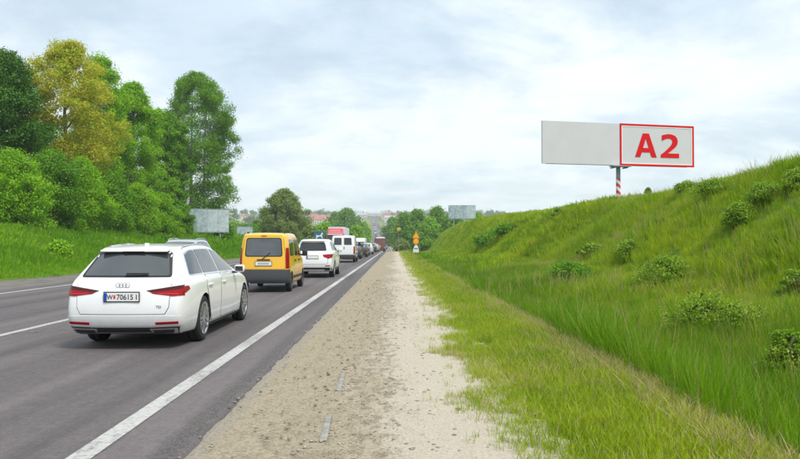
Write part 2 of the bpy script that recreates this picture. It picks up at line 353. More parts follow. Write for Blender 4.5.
def curve_shape(name, splines, mat, parent, ext=0.006):
    """flat filled outline(s) with holes in x,z, facing -y"""
    cu = bpy.data.curves.new(name, 'CURVE'); cu.dimensions = '2D'; cu.fill_mode = 'BOTH'; cu.extrude = ext
    for pts in splines:
        s = cu.splines.new('POLY'); s.points.add(len(pts) - 1); s.use_cyclic_u = True
        for i, (x, y) in enumerate(pts): s.points[i].co = (x, y, 0, 1)
    o = bpy.data.objects.new(name, cu); me = bpy.data.meshes.new_from_object(o); bpy.data.objects.remove(o)
    me.transform(Matrix.Rotation(R(90), 4, 'X')); me.materials.clear(); me.materials.append(mat); me.name = name
    return link(bpy.data.objects.new(name, me), parent)
def text_mesh(name, s, size, mat, parent, loc, bold=0.0, rz=0.0, ext=0.001, align='CENTER'):
    cu = bpy.data.curves.new(name, 'FONT'); cu.body = s; cu.size = size; cu.align_x = align; cu.extrude = ext; cu.offset = bold
    o = bpy.data.objects.new(name, cu); me = bpy.data.meshes.new_from_object(o); bpy.data.objects.remove(o)
    me.transform(Matrix.Rotation(R(90), 4, 'X')); me.materials.clear(); me.materials.append(mat)
    t = link(bpy.data.objects.new(name, me), parent); t.location = loc; t.rotation_euler = (0, 0, rz); return t

# ------------------------------------------------------------------ terrain
def smooth_interp(xs, zs, lo, hi, step, width):
    g = np.arange(lo, hi + step, step); v = np.interp(g, xs, zs); k = max(1, int(width / step)) | 1
    ker = np.hanning(k + 2)[1:-1]; ker /= ker.sum()
    pad = np.concatenate([np.full(k // 2, v[0]), v, np.full(k // 2, v[-1])])
    s = np.convolve(pad, ker, 'valid')
    return lambda q: np.interp(q, g, s)
P_LONG = smooth_interp([-50, 130, 180, 260, 340, 420, 600, 1000, 1400, 1700, 3000], [0, 0, -0.8, -2.6, -2.2, 0.4, 8, 27, 54, 64, 66], -100, 3000, 2, 60)
CX = smooth_interp([-50, 320, 600, 1000, 1400, 3000], [0, 0, -7, -20, -36, -80], -100, 3000, 4, 120)
ZC = smooth_interp([-50, 26, 53, 90, 127, 195, 300, 420], [4.15, 4.15, 4.10, 4.55, 5.55, 6.2, 2.0, 0.8], -100, 3000, 2, 24)
RIGHT = smooth_interp([-20, 0.8, 2.5, 2.75, 3.9, 4.6, 14.6, 19, 30, 200], [0, 0, 0.03, -0.04, -0.85, -0.82, 1.0, 1.12, 1.18, 1.25], -20, 200, 0.05, 0.7)
LEFT = smooth_interp([-200, -45, -26, -17, -15.5, -12.6, 20], [3.6, 3.0, 2.45, 0.05, -0.08, 0, 0], -200, 20, 0.05, 2.0)
_ph = RNG.uniform(0, 6.28, (8,)); _kd = RNG.normal(0, 1, (8, 2))
def bumps(x, y):
    z = 0
    for i in range(8):
        f = 0.35 * (1.45 ** i); z = z + np.sin(f * (x * _kd[i, 0] + y * _kd[i, 1]) + _ph[i]) / (1.5 ** i)
    return z
def gz(x, y):
    x = np.asarray(x, float); y = np.asarray(y, float)
    u = x - CX(y); zr = RIGHT(u); zc = ZC(y)
    zr = np.where(zr > 0.15, 0.15 + (zr - 0.15) * (zc - 0.15) / 0.85, zr)
    lf = LEFT(u) * np.interp(y, [0, 200, 400, 3000], [1, 1, 0.6, 0.4])
    off = np.where(u > -5, zr, lf)
    rough = np.interp(u, [-300, -20, -16, 2.4, 4.5, 12, 300], [0.28, 0.10, 0.0, 0.0, 0.10, 0.16, 0.3])
    far = np.interp(np.abs(u), [20, 60, 600], [0, 0, 1]) * np.interp(y, [150, 900], [0, 1])
    return P_LONG(y) + off + bumps(x, y) * rough * 0.55 + far * 6 * np.sin(x * 0.006 + 1.0) * np.cos(y * 0.002)
def gzf(x, y): return float(gz(x, y))
def grid_mesh(name, us, ys, zoff, mat, curve=True, edge_noise=None, under=0.0):
    U, Y = np.meshgrid(us, ys)
    if edge_noise is not None: U = edge_noise(U, Y)
    X = U + CX(Y); Z = gz(X, Y) + (zoff if np.isscalar(zoff) else np.asarray(zoff)[None, :])
    if under:                                   # the ground dips under the road so that no sheets touch
        Z = Z - np.where((U > -12.55) & (U < -0.55), under, 0)
    n, m_ = U.shape; V = np.stack([X, Y, Z], -1).reshape(-1, 3)
    idx = np.arange(n * m_).reshape(n, m_)
    F = np.stack([idx[:-1, :-1], idx[:-1, 1:], idx[1:, 1:], idx[1:, :-1]], -1).reshape(-1, 4)
    o = fast_mesh(name, V, F, mat); o.data.shade_smooth(); return o
def fast_mesh(name, V, F, mat, parent=None, tint=None):
    me = bpy.data.meshes.new(name); nv, nf, k = len(V), len(F), F.shape[1]
    me.vertices.add(nv); me.vertices.foreach_set('co', np.ascontiguousarray(V, np.float32).ravel())
    me.loops.add(nf * k); me.loops.foreach_set('vertex_index', np.ascontiguousarray(F, np.int32).ravel())
    me.polygons.add(nf); me.polygons.foreach_set('loop_start', np.arange(0, nf * k, k, dtype=np.int32))
    me.update(calc_edges=True)
    if tint is not None:
        a = me.attributes.new('tint', 'FLOAT', 'FACE'); a.data.foreach_set('value', np.ascontiguousarray(tint, np.float32))
    me.materials.append(mat)
    return link(bpy.data.objects.new(name, me), parent)
def spread(lo, hi, fine, growth):
    v = [lo]; s = fine
    while v[-1] < hi: v.append(v[-1] + s); s *= growth
    v[-1] = hi; return v
near_y = list(np.arange(-12, 60, 0.5)) + spread(60, 2600, 0.8, 1.018)
us = sorted(set([-1300, -900, -600, -400, -280, -200, -150, -110, -80] + list(np.arange(-64, -16, 1.6)) + [-15.5, -14.5, -13.5, -12.7, -12.5, -9, -5, -1.6, -1.4] + list(np.round(np.arange(-1.0, 5.0, 0.2), 3)) + list(np.arange(5, 22, 0.5)) + [23, 25, 28, 32, 38, 46, 60, 80, 110, 150, 200, 300, 450, 700, 1300]))
ground = grid_mesh('ground', us, near_y, -0.02, M_GROUND, under=0.05); ground['kind'] = 'structure'
def ragged(x0, x1, seed, amp, k0=0.4, k1=9):
    k = np.random.default_rng(seed).uniform(k0, k1, 10); p = np.random.default_rng(seed + 1).uniform(0, 6.28, 10)
    def f(U, Y):
        w = sum(np.sin(k[i] * Y + p[i]) for i in range(10)) / 10
        a = np.where(np.isclose(U, x0), 1.0, 0) + sum(np.where(np.isclose(U, q_), 1.0, 0) for q_ in np.atleast_1d(x1))
        return U + a * w * amp
    return f
road_y = list(np.arange(-10, 40, 0.12)) + spread(40, 1900, 0.3, 1.02)
road = grid_mesh('road', [-12.6, -9, -6.3, -4, -2.2, -1.55, -1.51, -1.49], road_y, [0.012] * 5 + [0.010, -0.004, -0.04], M_ASPH, edge_noise=ragged(-12.6, (-1.55, -1.51, -1.49), 3, 0.05, 2.0, 26)); road['kind'] = 'structure'
gravel = grid_mesh('gravel_shoulder', [-1.85, -1.3, -0.8, -0.4, 0, 0.3, 0.6, 0.9, 1.25], list(np.arange(-10, 40, 0.15)) + spread(40, 420, 0.3, 1.02), [-0.03, -0.024, -0.008] + [0.004] * 6, M_GRAV, edge_noise=ragged(1.25, 99, 11, 0.2, 2, 20)); gravel['kind'] = 'structure'
dirt = grid_mesh('dirt_shoulder', [-16.0, -14.5, -13.4, -12.3], list(np.arange(10, 90, 0.5)) + spread(90, 420, 0.6, 1.02), 0.004, mat_worn_sheet('dark_dirt', (0.10, 0.085, 0.075), (0.19, 0.165, 0.145), 1.2), edge_noise=ragged(-16.0, 99, 17, 0.35)); dirt['kind'] = 'structure'
def line(name, u, w, segs, seed):
    V, F = [], []
    for y0, y1 in segs:
        ys = [y0]
        while ys[-1] < y1: ys.append(min(y1, ys[-1] + max(0.5, ys[-1] * 0.02)))
        b = len(V)
        for y in ys:
            for s in (-0.5, 0.5):
                x = u + s * w + float(CX(y)); V.append((x, y, gzf(x, y) + 0.017))
        for i in range(len(ys) - 1): F.append((b + 2 * i, b + 2 * i + 1, b + 2 * i + 3, b + 2 * i + 2))
    o = mesh_obj(name, V, F, M_LINE, road); return o
line('edge_marking', -2.18, 0.175, [(-8, 900)], 1)
line('centre_marking', -6.34, 0.15, [(-8, 900)], 2)
line('edge_marking', -11.55, 0.17, [(-8, 900)], 3)

# ------------------------------------------------------------------ trees, shrubs
def tube_mesh(paths, seg=7):
    V, F = [], []
    for pts, rads in paths:
        b = len(V); pts = [Vector(p) for p in pts]
        for i, p in enumerate(pts):
            d = (pts[min(i + 1, len(pts) - 1)] - pts[max(i - 1, 0)]).normalized()
            a = d.orthogonal().normalized(); c = d.cross(a)
            for k in range(seg):
                t = 2 * math.pi * k / seg; V.append(tuple(p + (a * math.cos(t) + c * math.sin(t)) * rads[i]))
        for i in range(len(pts) - 1):
            for k in range(seg):
                k2 = (k + 1) % seg; F.append((b + i * seg + k, b + i * seg + k2, b + (i + 1) * seg + k2, b + (i + 1) * seg + k))
    return V, F
def leaves(centers, radii, per, size, rng, flat=0.8, droop=0.0):
    """leaf quads spread through clumps"""
    n = len(centers) * per
    C = np.repeat(centers, per, 0); Rr = np.repeat(radii, per)
    d = rng.normal(0, 1, (n, 3)); d /= np.linalg.norm(d, axis=1, keepdims=True)
    r = rng.uniform(0.15, 1.0, n) ** 0.55
    r = r * (1 + 0.55 * rng.uniform(0, 1, n) ** 3)
    p = C + d * (r * Rr)[:, None] * np.array([1, 1, flat])
    nrm = d * 0.8 + rng.normal(0, 0.75, (n, 3)) + np.array([0, 0, 0.35]); nrm /= np.linalg.norm(nrm, axis=1, keepdims=True)
    t = np.cross(nrm, rng.normal(0, 1, (n, 3))); t /= np.linalg.norm(t, axis=1, keepdims=True) + 1e-9
    b = np.cross(nrm, t)
    s = (size * rng.uniform(0.55, 1.25, n))[:, None]
    fold = nrm * s * 0.18
    V = np.stack([p - t * s * 0.62, p - b * s * 0.36 + fold, p + t * s * 0.62, p + b * s * 0.36 + fold], 1).reshape(-1, 3)
    F = np.arange(n * 4).reshape(n, 4)
    tint = np.clip(np.repeat(rng.uniform(0, 0.7, len(centers)), per) * 0.6 + rng.uniform(0, 0.58, n), 0, 1)
    return V, F, tint
def make_tree(name, label, x, y, top, rad, prof, leafm, barkm, seed, cl=90, per=260, size=0.3, base=0.25, trunk_r=0.28, group=None, clump=0.24, lean=(0, 0), cat='tree', stems=1, zadd=0.0):
    """prof: [(t, r)] crown half width along the crown height"""
    rng = np.random.default_rng(seed); z0 = gzf(x, y) - 0.1
    root = thing(name, label, cat, (x, y, z0), 0, group); H = top - z0
    t = rng.uniform(0.0, 1.0, cl) ** 0.9; pr = np.interp(t, [p[0] for p in prof], [p[1] for p in prof]) * rad
    a = rng.uniform(0, 2 * math.pi, cl); q = rng.uniform(0.25, 1.0, cl) ** 0.6
    wob = 1 + 0.20 * np.sin(a * 2 + seed) + 0.14 * np.sin(a * 5 + 2 * seed) + 0.20 * np.sin(t * 13 + a * 2 + seed)
    wob = np.clip(wob, 0.6, 1.18)
    cr = rad * clump * (0.7 + 0.8 * rng.uniform(0, 1, cl) ** 1.4)
    q = q * np.clip(1 - 0.75 * cr / np.maximum(pr, 0.1), 0.25, 1)
    C = np.stack([np.cos(a) * pr * q * wob + lean[0] * t, np.sin(a) * pr * q * wob + lean[1] * t, H * (base + (1 - base) * t)], 1)
    C[:, 2] -= cr * 0.6 * t
    paths = []
    for s in range(stems):
        ox, oy = (0, 0) if stems == 1 else tuple(rng.normal(0, rad * 0.22, 2)); pts, rr = [], []
        for i in range(7):
            f = i / 6; pts.append((ox + lean[0] * f * 0.8 + rng.normal(0, 0.12) * f, oy + lean[1] * f * 0.8 + rng.normal(0, 0.12) * f, H * 0.92 * f)); rr.append(trunk_r * (1 - f) ** 0.8 * (1.25 if i == 0 else 1) + 0.025)
        paths.append((pts, rr))
    for i in rng.choice(cl, min(cl, 26), replace=False):
        c = Vector(C[i]); pts0 = paths[int(rng.integers(0, stems))][0]
        f = max(0.12, min(0.9, c.z / H - rng.uniform(0.06, 0.2))); st = Vector(np.array([np.interp(f, np.linspace(0, 1, 7), [p[k] for p in pts0]) for k in range(3)]))
        mid = st.lerp(c, 0.5) + Vector((0, 0, 0.05 * H * rng.uniform(-0.3, 0.5)))
        r0 = trunk_r * 0.42 * (1 - f) + 0.03; paths.append(([st, mid, c], [r0, r0 * 0.6, 0.02]))
    V, F = tube_mesh(paths); mesh_obj('trunk', V, F, barkm, root, True)
    V, F, ti = leaves(C, cr, per, size, rng); fast_mesh('crown', V, F, leafm, root, ti)
    return root
def px(p, d): return (p - 395) / 720 * d
def ztop(py, d): return (243 - py) / 720 * d + EYE
OV = [(0, 0.45), (0.25, 0.95), (0.5, 1.0), (0.8, 0.72), (1, 0.25)]
COLM = [(0, 0.6), (0.15, 0.9), (0.5, 1.0), (0.8, 0.85), (0.93, 0.6), (1, 0.28)]
DOME = [(0, 0.8), (0.3, 1.0), (0.6, 0.9), (0.85, 0.6), (1, 0.2)]
T = make_tree
T('dark_tree', 'dense dark green tree cut by the left edge of the photo', px(4, 60), 60, ztop(50, 60), 4.2, DOME, LEAF_DARK, M_BARK, 1, 300, 290, 0.155, 0.15, clump=0.17)
T('golden_tree', 'tall tree with golden brown spring leaves above the left shrubs', px(66, 66), 66, ztop(39, 66), 5.2, OV, LEAF_YEL, M_BARK, 2, 340, 250, 0.145, 0.2, clump=0.135)
T('green_tree', 'bright green tree peeping out behind the golden tree', px(99, 76), 76, ztop(53, 76), 4.0, OV, LEAF_BRI, M_BARK, 3, 240, 260, 0.16, 0.15, clump=0.17)
T('green_tree', 'mid green tree between the golden tree and the tall poplar', px(132, 82), 82, ztop(82, 82), 4.7, DOME, LEAF_BRI, M_BARK, 4, 320, 270, 0.165, 0.1, clump=0.155)
T('poplar_tree', 'tall airy poplar with several trunks behind the roadside board', px(196, 100), 100, ztop(73, 100), 6.5, COLM, LEAF_POP, M_BARKP, 5, 620, 200, 0.170, 0.06, 0.24, clump=0.125, stems=3)
T('green_tree', 'narrow dark green tree in front of the poplar', px(166, 92), 92, ztop(112, 92), 3.4, COLM, LEAF_MID, M_BARK, 6, 240, 240, 0.18, 0.06, clump=0.17)
# shrub belt on top of the left bank
shr = [(14, 52, 150, 3.1, LEAF_BRI, 'broad bright green shrub at the left edge under the dark tree'),
       (52, 56, 150, 3.0, LEAF_MID, 'tall mid green shrub under the golden tree, left one'),
       (82, 60, 158, 2.9, LEAF_BRI, 'bright green shrub under the right of the golden tree'),
       (110, 66, 172, 2.8, LEAF_MID, 'rounded mid green shrub at the foot of the mid green tree'),
       (138, 72, 182, 2.7, LEAF_BRI, 'light green shrub right of the rounded one in the belt'),
       (160, 79, 192, 2.6, LEAF_BRI, 'low bright shrub nearest the roadside board, in the belt'),
       (178, 86, 206, 2.1, LEAF_MID, 'small dark shrub touching the left end of the roadside board')]
for i, (p, d, tp, rd, lm, lab) in enumerate(shr):
    T('roadside_shrub', lab, px(p, d), d, ztop(tp, d), rd, DOME, lm, M_BARK, 20 + i, 150, 290, 0.125, 0.04, 0.07, 'shrub belt along the left bank', clump=0.21, cat='shrub', stems=3)
# behind the belt, filling the wood
for i, (p, d, tp, rd, lm, lab) in enumerate([(30, 74, 118, 4.0, LEAF_MID, 'shaded green tree seen between the dark tree and the golden tree'),
        (118, 90, 122, 3.2, LEAF_MID, 'shaded green tree behind the golden and mid green trees'), (75, 82, 130, 4.2, LEAF_BRI, 'leafy tree in the gap under the golden crown')]):
    T('wood_tree', lab, px(p, d), d, ztop(tp, d), rd, DOME, lm, M_BARK, 40 + i, 140, 220, 0.22, 0.06, 0.2, 'trees of the left wood', clump=0.21)
T('bank_shrub', 'small dark shrub alone on the mown left bank', px(60, 41), 41, gzf(px(60, 41), 41) + 1.0, 0.8, DOME, LEAF_BRI, M_BARK, 61, 22, 120, 0.16, 0.05, 0.03, clump=0.4, cat='shrub', stems=3)
T('bank_shrub', 'low shrub under the right end of the roadside board', px(224, 100), 100, ztop(222, 100), 1.6, DOME, LEAF_MID, M_BARK, 62, 30, 140, 0.25, 0.05, 0.05, clump=0.4, cat='shrub', stems=3)
# middle distance, left of the road
T('willow_tree', 'rounded grey green willow behind the yellow van', px(284, 165), 165, ztop(189, 165), 6.2, DOME, LEAF_GREY, M_BARKP, 70, 230, 170, 0.28, 0.08, 0.3, clump=0.17, stems=2)
mid = [(258, 185, 222, 4.0, LEAF_MID, 'low bushy tree left of the grey green willow'), (310, 150, 226, 3.0, LEAF_GREY, 'olive bush right of the willow above the white SUV'),
       (325, 180, 222, 4.0, LEAF_BRI, 'light green bush behind the red truck'), (300, 200, 220, 5.0, LEAF_GREY, 'olive tree clump between the willow and the red truck'),
       (356, 210, 226, 3.4, LEAF_BRI, 'light green bush above the white van, right side'), (347, 360, 208, 9.0, LEAF_MID, 'big round dark tree above the white van'),
       (336, 420, 212, 7.0, LEAF_MID, 'dark tree left of the big round tree above the white van'), (364, 330, 222, 4.5, LEAF_BRI, 'yellow green bush right of the big round tree'),
       (246, 230, 224, 5.0, LEAF_MID, 'bush behind the small blank board by the yellow van'), (233, 300, 221, 6.0, LEAF_BRI, 'far bush right of the poplar foot')]
for i, (p, d, tp, rd, lm, lab) in enumerate(mid):
    T('hedge_tree', lab, px(p, d), d, ztop(tp, d), rd, DOME, lm, M_BARK, 80 + i, 80, 110, 0.0022 * d, 0.08, 0.2, 'trees left of the far road', clump=0.32, stems=2)
rt = [(404, 235, 213, 4.0, LEAF_MID, 'dark tree nearest the road at the far end of the embankment'), (417, 245, 209, 5.0, LEAF_POP, 'tall dark green tree above the orange road sign'),
      (437, 250, 207, 5.0, LEAF_MID, 'tree touching the left edge of the far board on the ridge'), (430, 215, 217, 4.5, LEAF_BRI, 'light green bush left of the far board on the ridge'),
      (399, 290, 220, 4.0, LEAF_POP, 'dark bush where the gravel track ends'), (402, 190, 239, 2.2, LEAF_GREY, 'grey green bush low beside the orange road sign'),
      (452, 230, 213, 4.5, LEAF_MID, 'tree behind the far board on the ridge'), (478, 190, 213, 2.0, LEAF_BRI, 'small bush at the right end of the far board'),
      (393, 400, 217, 6.0, LEAF_MID, 'hazy tree right of the far queue'), (410, 205, 226, 3.2, LEAF_MID, 'round green bush behind the orange road sign')]
for i, (p, d, tp, rd, lm, lab) in enumerate(rt):
    T('ridge_tree', lab, px(p, d), d, ztop(tp, d), rd, DOME, lm, M_BARK, 100 + i, 80, 120, 0.0022 * d, 0.06, 0.2, 'trees at the end of the embankment', clump=0.32, stems=2)
# leafy bushes on the embankment: the sight line from the road meets the slope
def on_slope(p, q, lo=5, hi=300):
    dx, dz = (p - 395) / 720, (243 - q) / 720
    y = np.arange(lo, hi, 0.1); g = gz(dx * y, y) - (EYE + dz * y); k = np.argmax(g > 0)
    if not (g > 0).any(): return on_slope(p, q + 1, lo, hi)
    return dx * y[k], y[k]
bush = [(705, 338, 70, 40, 'broad pale leaved bush in the middle of the slope'), (742, 338, 60, 30, 'loose bush right of the broad pale leaved one'),
        (741, 225, 32, 26, 'rounded bush high on the slope under the ridge'), (767, 200, 32, 22, 'bush near the ridge, second from the right edge'),
        (797, 190, 22, 26, 'bush on the ridge at the right edge of the photo'), (720, 193, 42, 16, 'low wide bush just under the ridge'),
        (570, 282, 46, 24, 'dark bush low on the slope, left one of the lower row'), (630, 256, 24, 18, 'small round bush below the large billboard'),
        (668, 286, 44, 26, 'pale bush in the middle of the lower row'), (795, 296, 24, 30, 'bush at the right edge halfway up the slope'),
        (788, 392, 44, 50, 'tall weedy bush at the right edge near the ditch'), (594, 256, 24, 14, 'small bush left of the round one below the billboard'),
        (649, 187, 6, 13, 'single upright weed on the ridge beside the billboard post'), (492, 243, 34, 12, 'dark low thicket in the hollow of the far slope'),
        (510, 232, 26, 10, 'dark low thicket above the hollow of the far slope'), (560, 216, 14, 8, 'tiny bush on the ridge left of the billboard post'),
        (690, 190, 22, 10, 'tiny bush on the ridge under the red framed panel'), (614, 332, 34, 12, 'faint low bush at the foot of the slope')]
for i, (p, q, w, h, lab) in enumerate(bush):
    x, y = on_slope(p, q); s = 720 / y; rd = w * 0.72 / s; hh = h * (1.35 if i in (0, 1, 8, 10) else 0.95) / s
    T('slope_bush', lab, float(x), float(y), gzf(x, y) + hh * 0.88, rd, [(0, 1.0), (0.4, 0.95), (0.8, 0.7), (1, 0.4)], LEAF_BUSH if i not in (6, 13, 14, 17) else LEAF_MID, M_STEM, 130 + i, 55, 110, max(0.045, min(0.0026 * y, rd * 0.2)), 0.12, 0.010, 'bushes on the embankment', clump=0.24, cat='bush', stems=3)

# far woodland on the ridge and hedges between the fields: one mass
def far_wood():
    rng = np.random.default_rng(77); C = []; Rr = []
    for k in range(760):
        y = rng.uniform(620, 1750) ** 1.0; x = rng.uniform(-0.62, 0.25) * y
        u = x - float(CX(y))
        if -22 < u < 20 and y < 1480: continue
        if y < 1250 and math.sin(x * 0.021 + y * 0.013) + math.sin(y * 0.031 - x * 0.008) < 0.75: continue
        r = rng.uniform(4.5, 9.0); z = gzf(x, y)
        for j in range(3):
            C.append((x + rng.normal(0, r * 0.4), y + rng.normal(0, r * 0.4), z + r * rng.uniform(0.5, 1.3))); Rr.append(r * rng.uniform(0.5, 0.8))
    V, F, t = leaves(np.array(C), np.array(Rr), 34, 2.6, rng)
    o = fast_mesh('far_woodland', V, F, LEAF_FAR, None, t); o['kind'] = 'stuff'; tag(o, 'hazy woodland and hedges on the far rising hillside', 'woodland')
far_wood()

# ------------------------------------------------------------------ grass: tufts set out over the ground (uncountable)
def tuft(name, n, rad, hmin, hmax, w, mat, seed, bend=0.35, heads=0):
    rng = np.random.default_rng(seed); V, F, ti = [], [], []
    for i in range(n):
        a = rng.uniform(0, 6.283); r = rad * math.sqrt(rng.uniform()); bx, by = r * math.cos(a), r * math.sin(a)
        h = rng.uniform(hmin, hmax); ww = w * rng.uniform(0.7, 1.3); o = rng.uniform(0, 6.283); cx, sx = math.cos(o), math.sin(o)
        la = a + rng.normal(0, 0.9); be = bend * h * rng.uniform(0.3, 1.3); lx, ly = math.cos(la), math.sin(la); b = len(V)
        for f, wf in ((0, 1.0), (0.45, 0.85), (0.8, 0.5)):
            ox, oy = bx + lx * be * f ** 2, by + ly * be * f ** 2; z = h * f * (1 - 0.12 * f)
            V += [(ox - cx * ww * wf / 2, oy - sx * ww * wf / 2, z), (ox + cx * ww * wf / 2, oy + sx * ww * wf / 2, z)]
        V.append((bx + lx * be, by + ly * be, h * 0.9))
        F += [(b, b + 1, b + 3, b + 2), (b + 2, b + 3, b + 5, b + 4), (b + 4, b + 5, b + 6)]
        t = rng.uniform(0, 1); ti += [t, t, t]
    me = bpy.data.meshes.new(name); me.from_pydata(V, [], F); me.update()
    at = me.attributes.new('tint', 'FLOAT', 'FACE'); at.data.foreach_set('value', ti)
    me.materials.append(mat); return bpy.data.objects.new(name, me)
def scatter(name, label, cat, pts, idx, scl, tufts, seed, tilt=0.12):
    rng = np.random.default_rng(seed); n = len(pts)
    cc = bpy.data.collections.new(name + '_tufts')
    for i, t in enumerate(tufts): t.name = '%02d_%s' % (i, t.name); cc.objects.link(t)
    me = bpy.data.meshes.new(name); me.vertices.add(n); me.vertices.foreach_set('co', np.ascontiguousarray(pts, np.float32).ravel())
    rot = np.stack([rng.normal(0, tilt, n), rng.normal(0, tilt, n), rng.uniform(0, 6.283, n)], 1).astype(np.float32)
    a = me.attributes.new('rot', 'FLOAT_VECTOR', 'POINT'); a.data.foreach_set('vector', rot.ravel())
    a = me.attributes.new('scl', 'FLOAT', 'POINT'); a.data.foreach_set('value', np.ascontiguousarray(scl, np.float32))
    a = me.attributes.new('idx', 'INT', 'POINT'); a.data.foreach_set('value', np.ascontiguousarray(idx, np.int32))
    o = link(bpy.data.objects.new(name, me)); o['kind'] = 'stuff'; tag(o, label, cat)
    ng = bpy.data.node_groups.new(name, 'GeometryNodeTree')
    ng.interface.new_socket('Geometry', in_out='INPUT', socket_type='NodeSocketGeometry'); ng.interface.new_socket('Geometry', in_out='OUTPUT', socket_type='NodeSocketGeometry')
    N, L = ng.nodes.new, ng.links.new
    gi, go = N('NodeGroupInput'), N('NodeGroupOutput'); ci = N('GeometryNodeCollectionInfo'); ci.inputs[0].default_value = cc
    ci.inputs['Separate Children'].default_value = True; ci.inputs['Reset Children'].default_value = True
    ip = N('GeometryNodeInstanceOnPoints'); ip.inputs['Pick Instance'].default_value = True
    def na(nm, ty):
        q = N('GeometryNodeInputNamedAttribute'); q.data_type = ty; q.inputs[0].default_value = nm; return q.outputs['Attribute']
    er = N('FunctionNodeEulerToRotation'); L(na('rot', 'FLOAT_VECTOR'), er.inputs[0])
    L(gi.outputs[0], ip.inputs['Points']); L(ci.outputs[0], ip.inputs['Instance']); L(na('idx', 'INT'), ip.inputs['Instance Index'])
    L(er.outputs[0], ip.inputs['Rotation']); L(na('scl', 'FLOAT'), ip.inputs['Scale']); L(ip.outputs[0], go.inputs[0])
    md = o.modifiers.new('tufts', 'NODES'); md.node_group = ng
    return o
def rand_pts(rng, u0, u1, y0, y1, dens):
    n = int((u1 - u0) * (y1 - y0) * dens); u = rng.uniform(u0, u1, n); y = rng.uniform(y0, y1, n); return u, y
def in_view(u, y, m=1.5): return (u < 0.575 * y + m) & (u > -0.57 * y - m)
def meadow():
    rng = np.random.default_rng(5); tf = []
    for i in range(4): tf.append(tuft('near', 24, 0.14, 0.20, 0.48, 0.007, G_MEADOW, 300 + i, 0.4))          # 0-3
    for i in range(4): tf.append(tuft('near_ditch', 26, 0.14, 0.30, 0.70, 0.0075, G_DITCH, 310 + i, 0.35))     # 4-7
    for i in range(4): tf.append(tuft('middle', 38, 0.28, 0.18, 0.38, 0.0115, G_MEADOW, 320 + i, 0.45))        # 8-11
    for i in range(4): tf.append(tuft('middle_ditch', 38, 0.28, 0.28, 0.58, 0.0115, G_DITCH, 330 + i, 0.4))    # 12-15
    for i in range(4): tf.append(tuft('far', 34, 0.6, 0.20, 0.46, 0.038, G_MEADOW, 340 + i, 0.5))              # 16-19
    for i in range(4): tf.append(tuft('far_ditch', 34, 0.6, 0.25, 0.52, 0.038, G_DITCH, 350 + i, 0.5))          # 20-23
    for i in range(3): tf.append(tuft('stalks', 5, 0.16, 0.5, 0.95, 0.006, G_DRY, 360 + i, 0.25))                # 24-26
    for i in range(3): tf.append(tuft('stalks_far', 7, 0.3, 0.4, 0.8, 0.012, G_DRY, 370 + i, 0.25))              # 27-29
    P, I, S = [], [], []
    for (y0, y1, dens, base) in ((3, 18, 75, 0), (18, 50, 27, 8), (50, 230, 7.0, 16)):
        u, y = rand_pts(rng, 2.75, 19, y0, y1, dens); k = in_view(u, y, 3.5); u, y = u[k], y[k]
        x = u + CX(y); z = gz(x, y) - 0.03
        wet = 1 / (1 + np.exp((u - 5.4 - 1.2 * np.sin(y * 0.21) - 0.8 * np.sin(y * 0.6 + 1)) * 0.75))
        d = rng.uniform(size=len(u)) < wet
        P.append(np.stack([x, y, z], 1)); ii = base + rng.integers(0, 4, len(u)) + np.where(d, 4, 0)
        if base < 16:
            pat = 0.05 + 0.10 * (np.sin(x * 0.7 + y * 0.33) > 0.3); ii = np.where(rng.uniform(size=len(u)) < pat, (24 if base == 0 else 27) + rng.integers(0, 3, len(u)), ii)
        I.append(ii)
        S.append(rng.uniform(0.7, 1.25, len(u)) * (1 + 0.25 * np.sin(x * 0.9 + y * 0.5)))
    scatter('meadow_grass', 'tall bright green grass covering the embankment and ditch on the right', 'grass', np.concatenate(P), np.concatenate(I), np.concatenate(S), tf, 6)
meadow()
def verge():
    rng = np.random.default_rng(15); tf = []
    for i in range(4): tf.append(tuft('short', 14, 0.07, 0.05, 0.16, 0.006, G_VERGE, 400 + i, 0.6))
    for i in range(3): tf.append(tuft('dry', 14, 0.08, 0.06, 0.22, 0.006, G_DRY, 410 + i, 0.8))
    for i in range(4): tf.append(tuft('short_far', 18, 0.25, 0.06, 0.18, 0.022, G_VERGE, 420 + i, 0.7))
    for i in range(3): tf.append(tuft('dry_far', 18, 0.25, 0.08, 0.22, 0.022, G_DRY, 430 + i, 0.8))
    P, I, S = [], [], []
    for (y0, y1, dens, b) in ((3, 14, 340, 0), (14, 34, 110, 0), (34, 190, 16, 7)):
        u, y = rand_pts(rng, 0.25, 2.85, y0, y1, dens); k = in_view(u, y); u, y = u[k], y[k]
        edge = 0.82 + 0.16 * np.sin(y * 1.7) + 0.12 * np.sin(y * 4.1 + 2) + 0.08 * np.sin(y * 0.5)
        pr = 1 / (1 + np.exp(-(u - edge) * 9)); pr = np.where(u < edge, pr * 0.55, pr)
        bare = (np.sin(u * 5 + y * 1.3) + np.sin(y * 2.3 - u * 3) + np.sin(y * 0.7 + 1.0)) > 2.5
        keep = (rng.uniform(size=len(u)) < pr) & ~(bare & (u < 2.0)); u, y = u[keep], y[keep]
        dry = np.interp(u, [0.5, 1.1, 1.8, 2.2, 2.85], [0.18, 0.03, 0.03, 0.10, 0.6]) + 0.05 * np.sin(y * 0.9)
        d = rng.uniform(size=len(u)) < dry
        x = u + CX(y); P.append(np.stack([x, y, gz(x, y) - 0.01], 1))
        I.append(b + np.where(d, 4 + rng.integers(0, 3, len(u)), rng.integers(0, 4, len(u))))
        S.append(rng.uniform(0.55, 1.25, len(u)) * np.interp(u, [0.4, 1.2, 2.6], [0.55, 0.9, 0.95]))
    scatter('verge_grass', 'short yellow green grass strip with a dry tan edge beside the gravel', 'grass', np.concatenate(P), np.concatenate(I), np.concatenate(S), tf, 16)
verge()
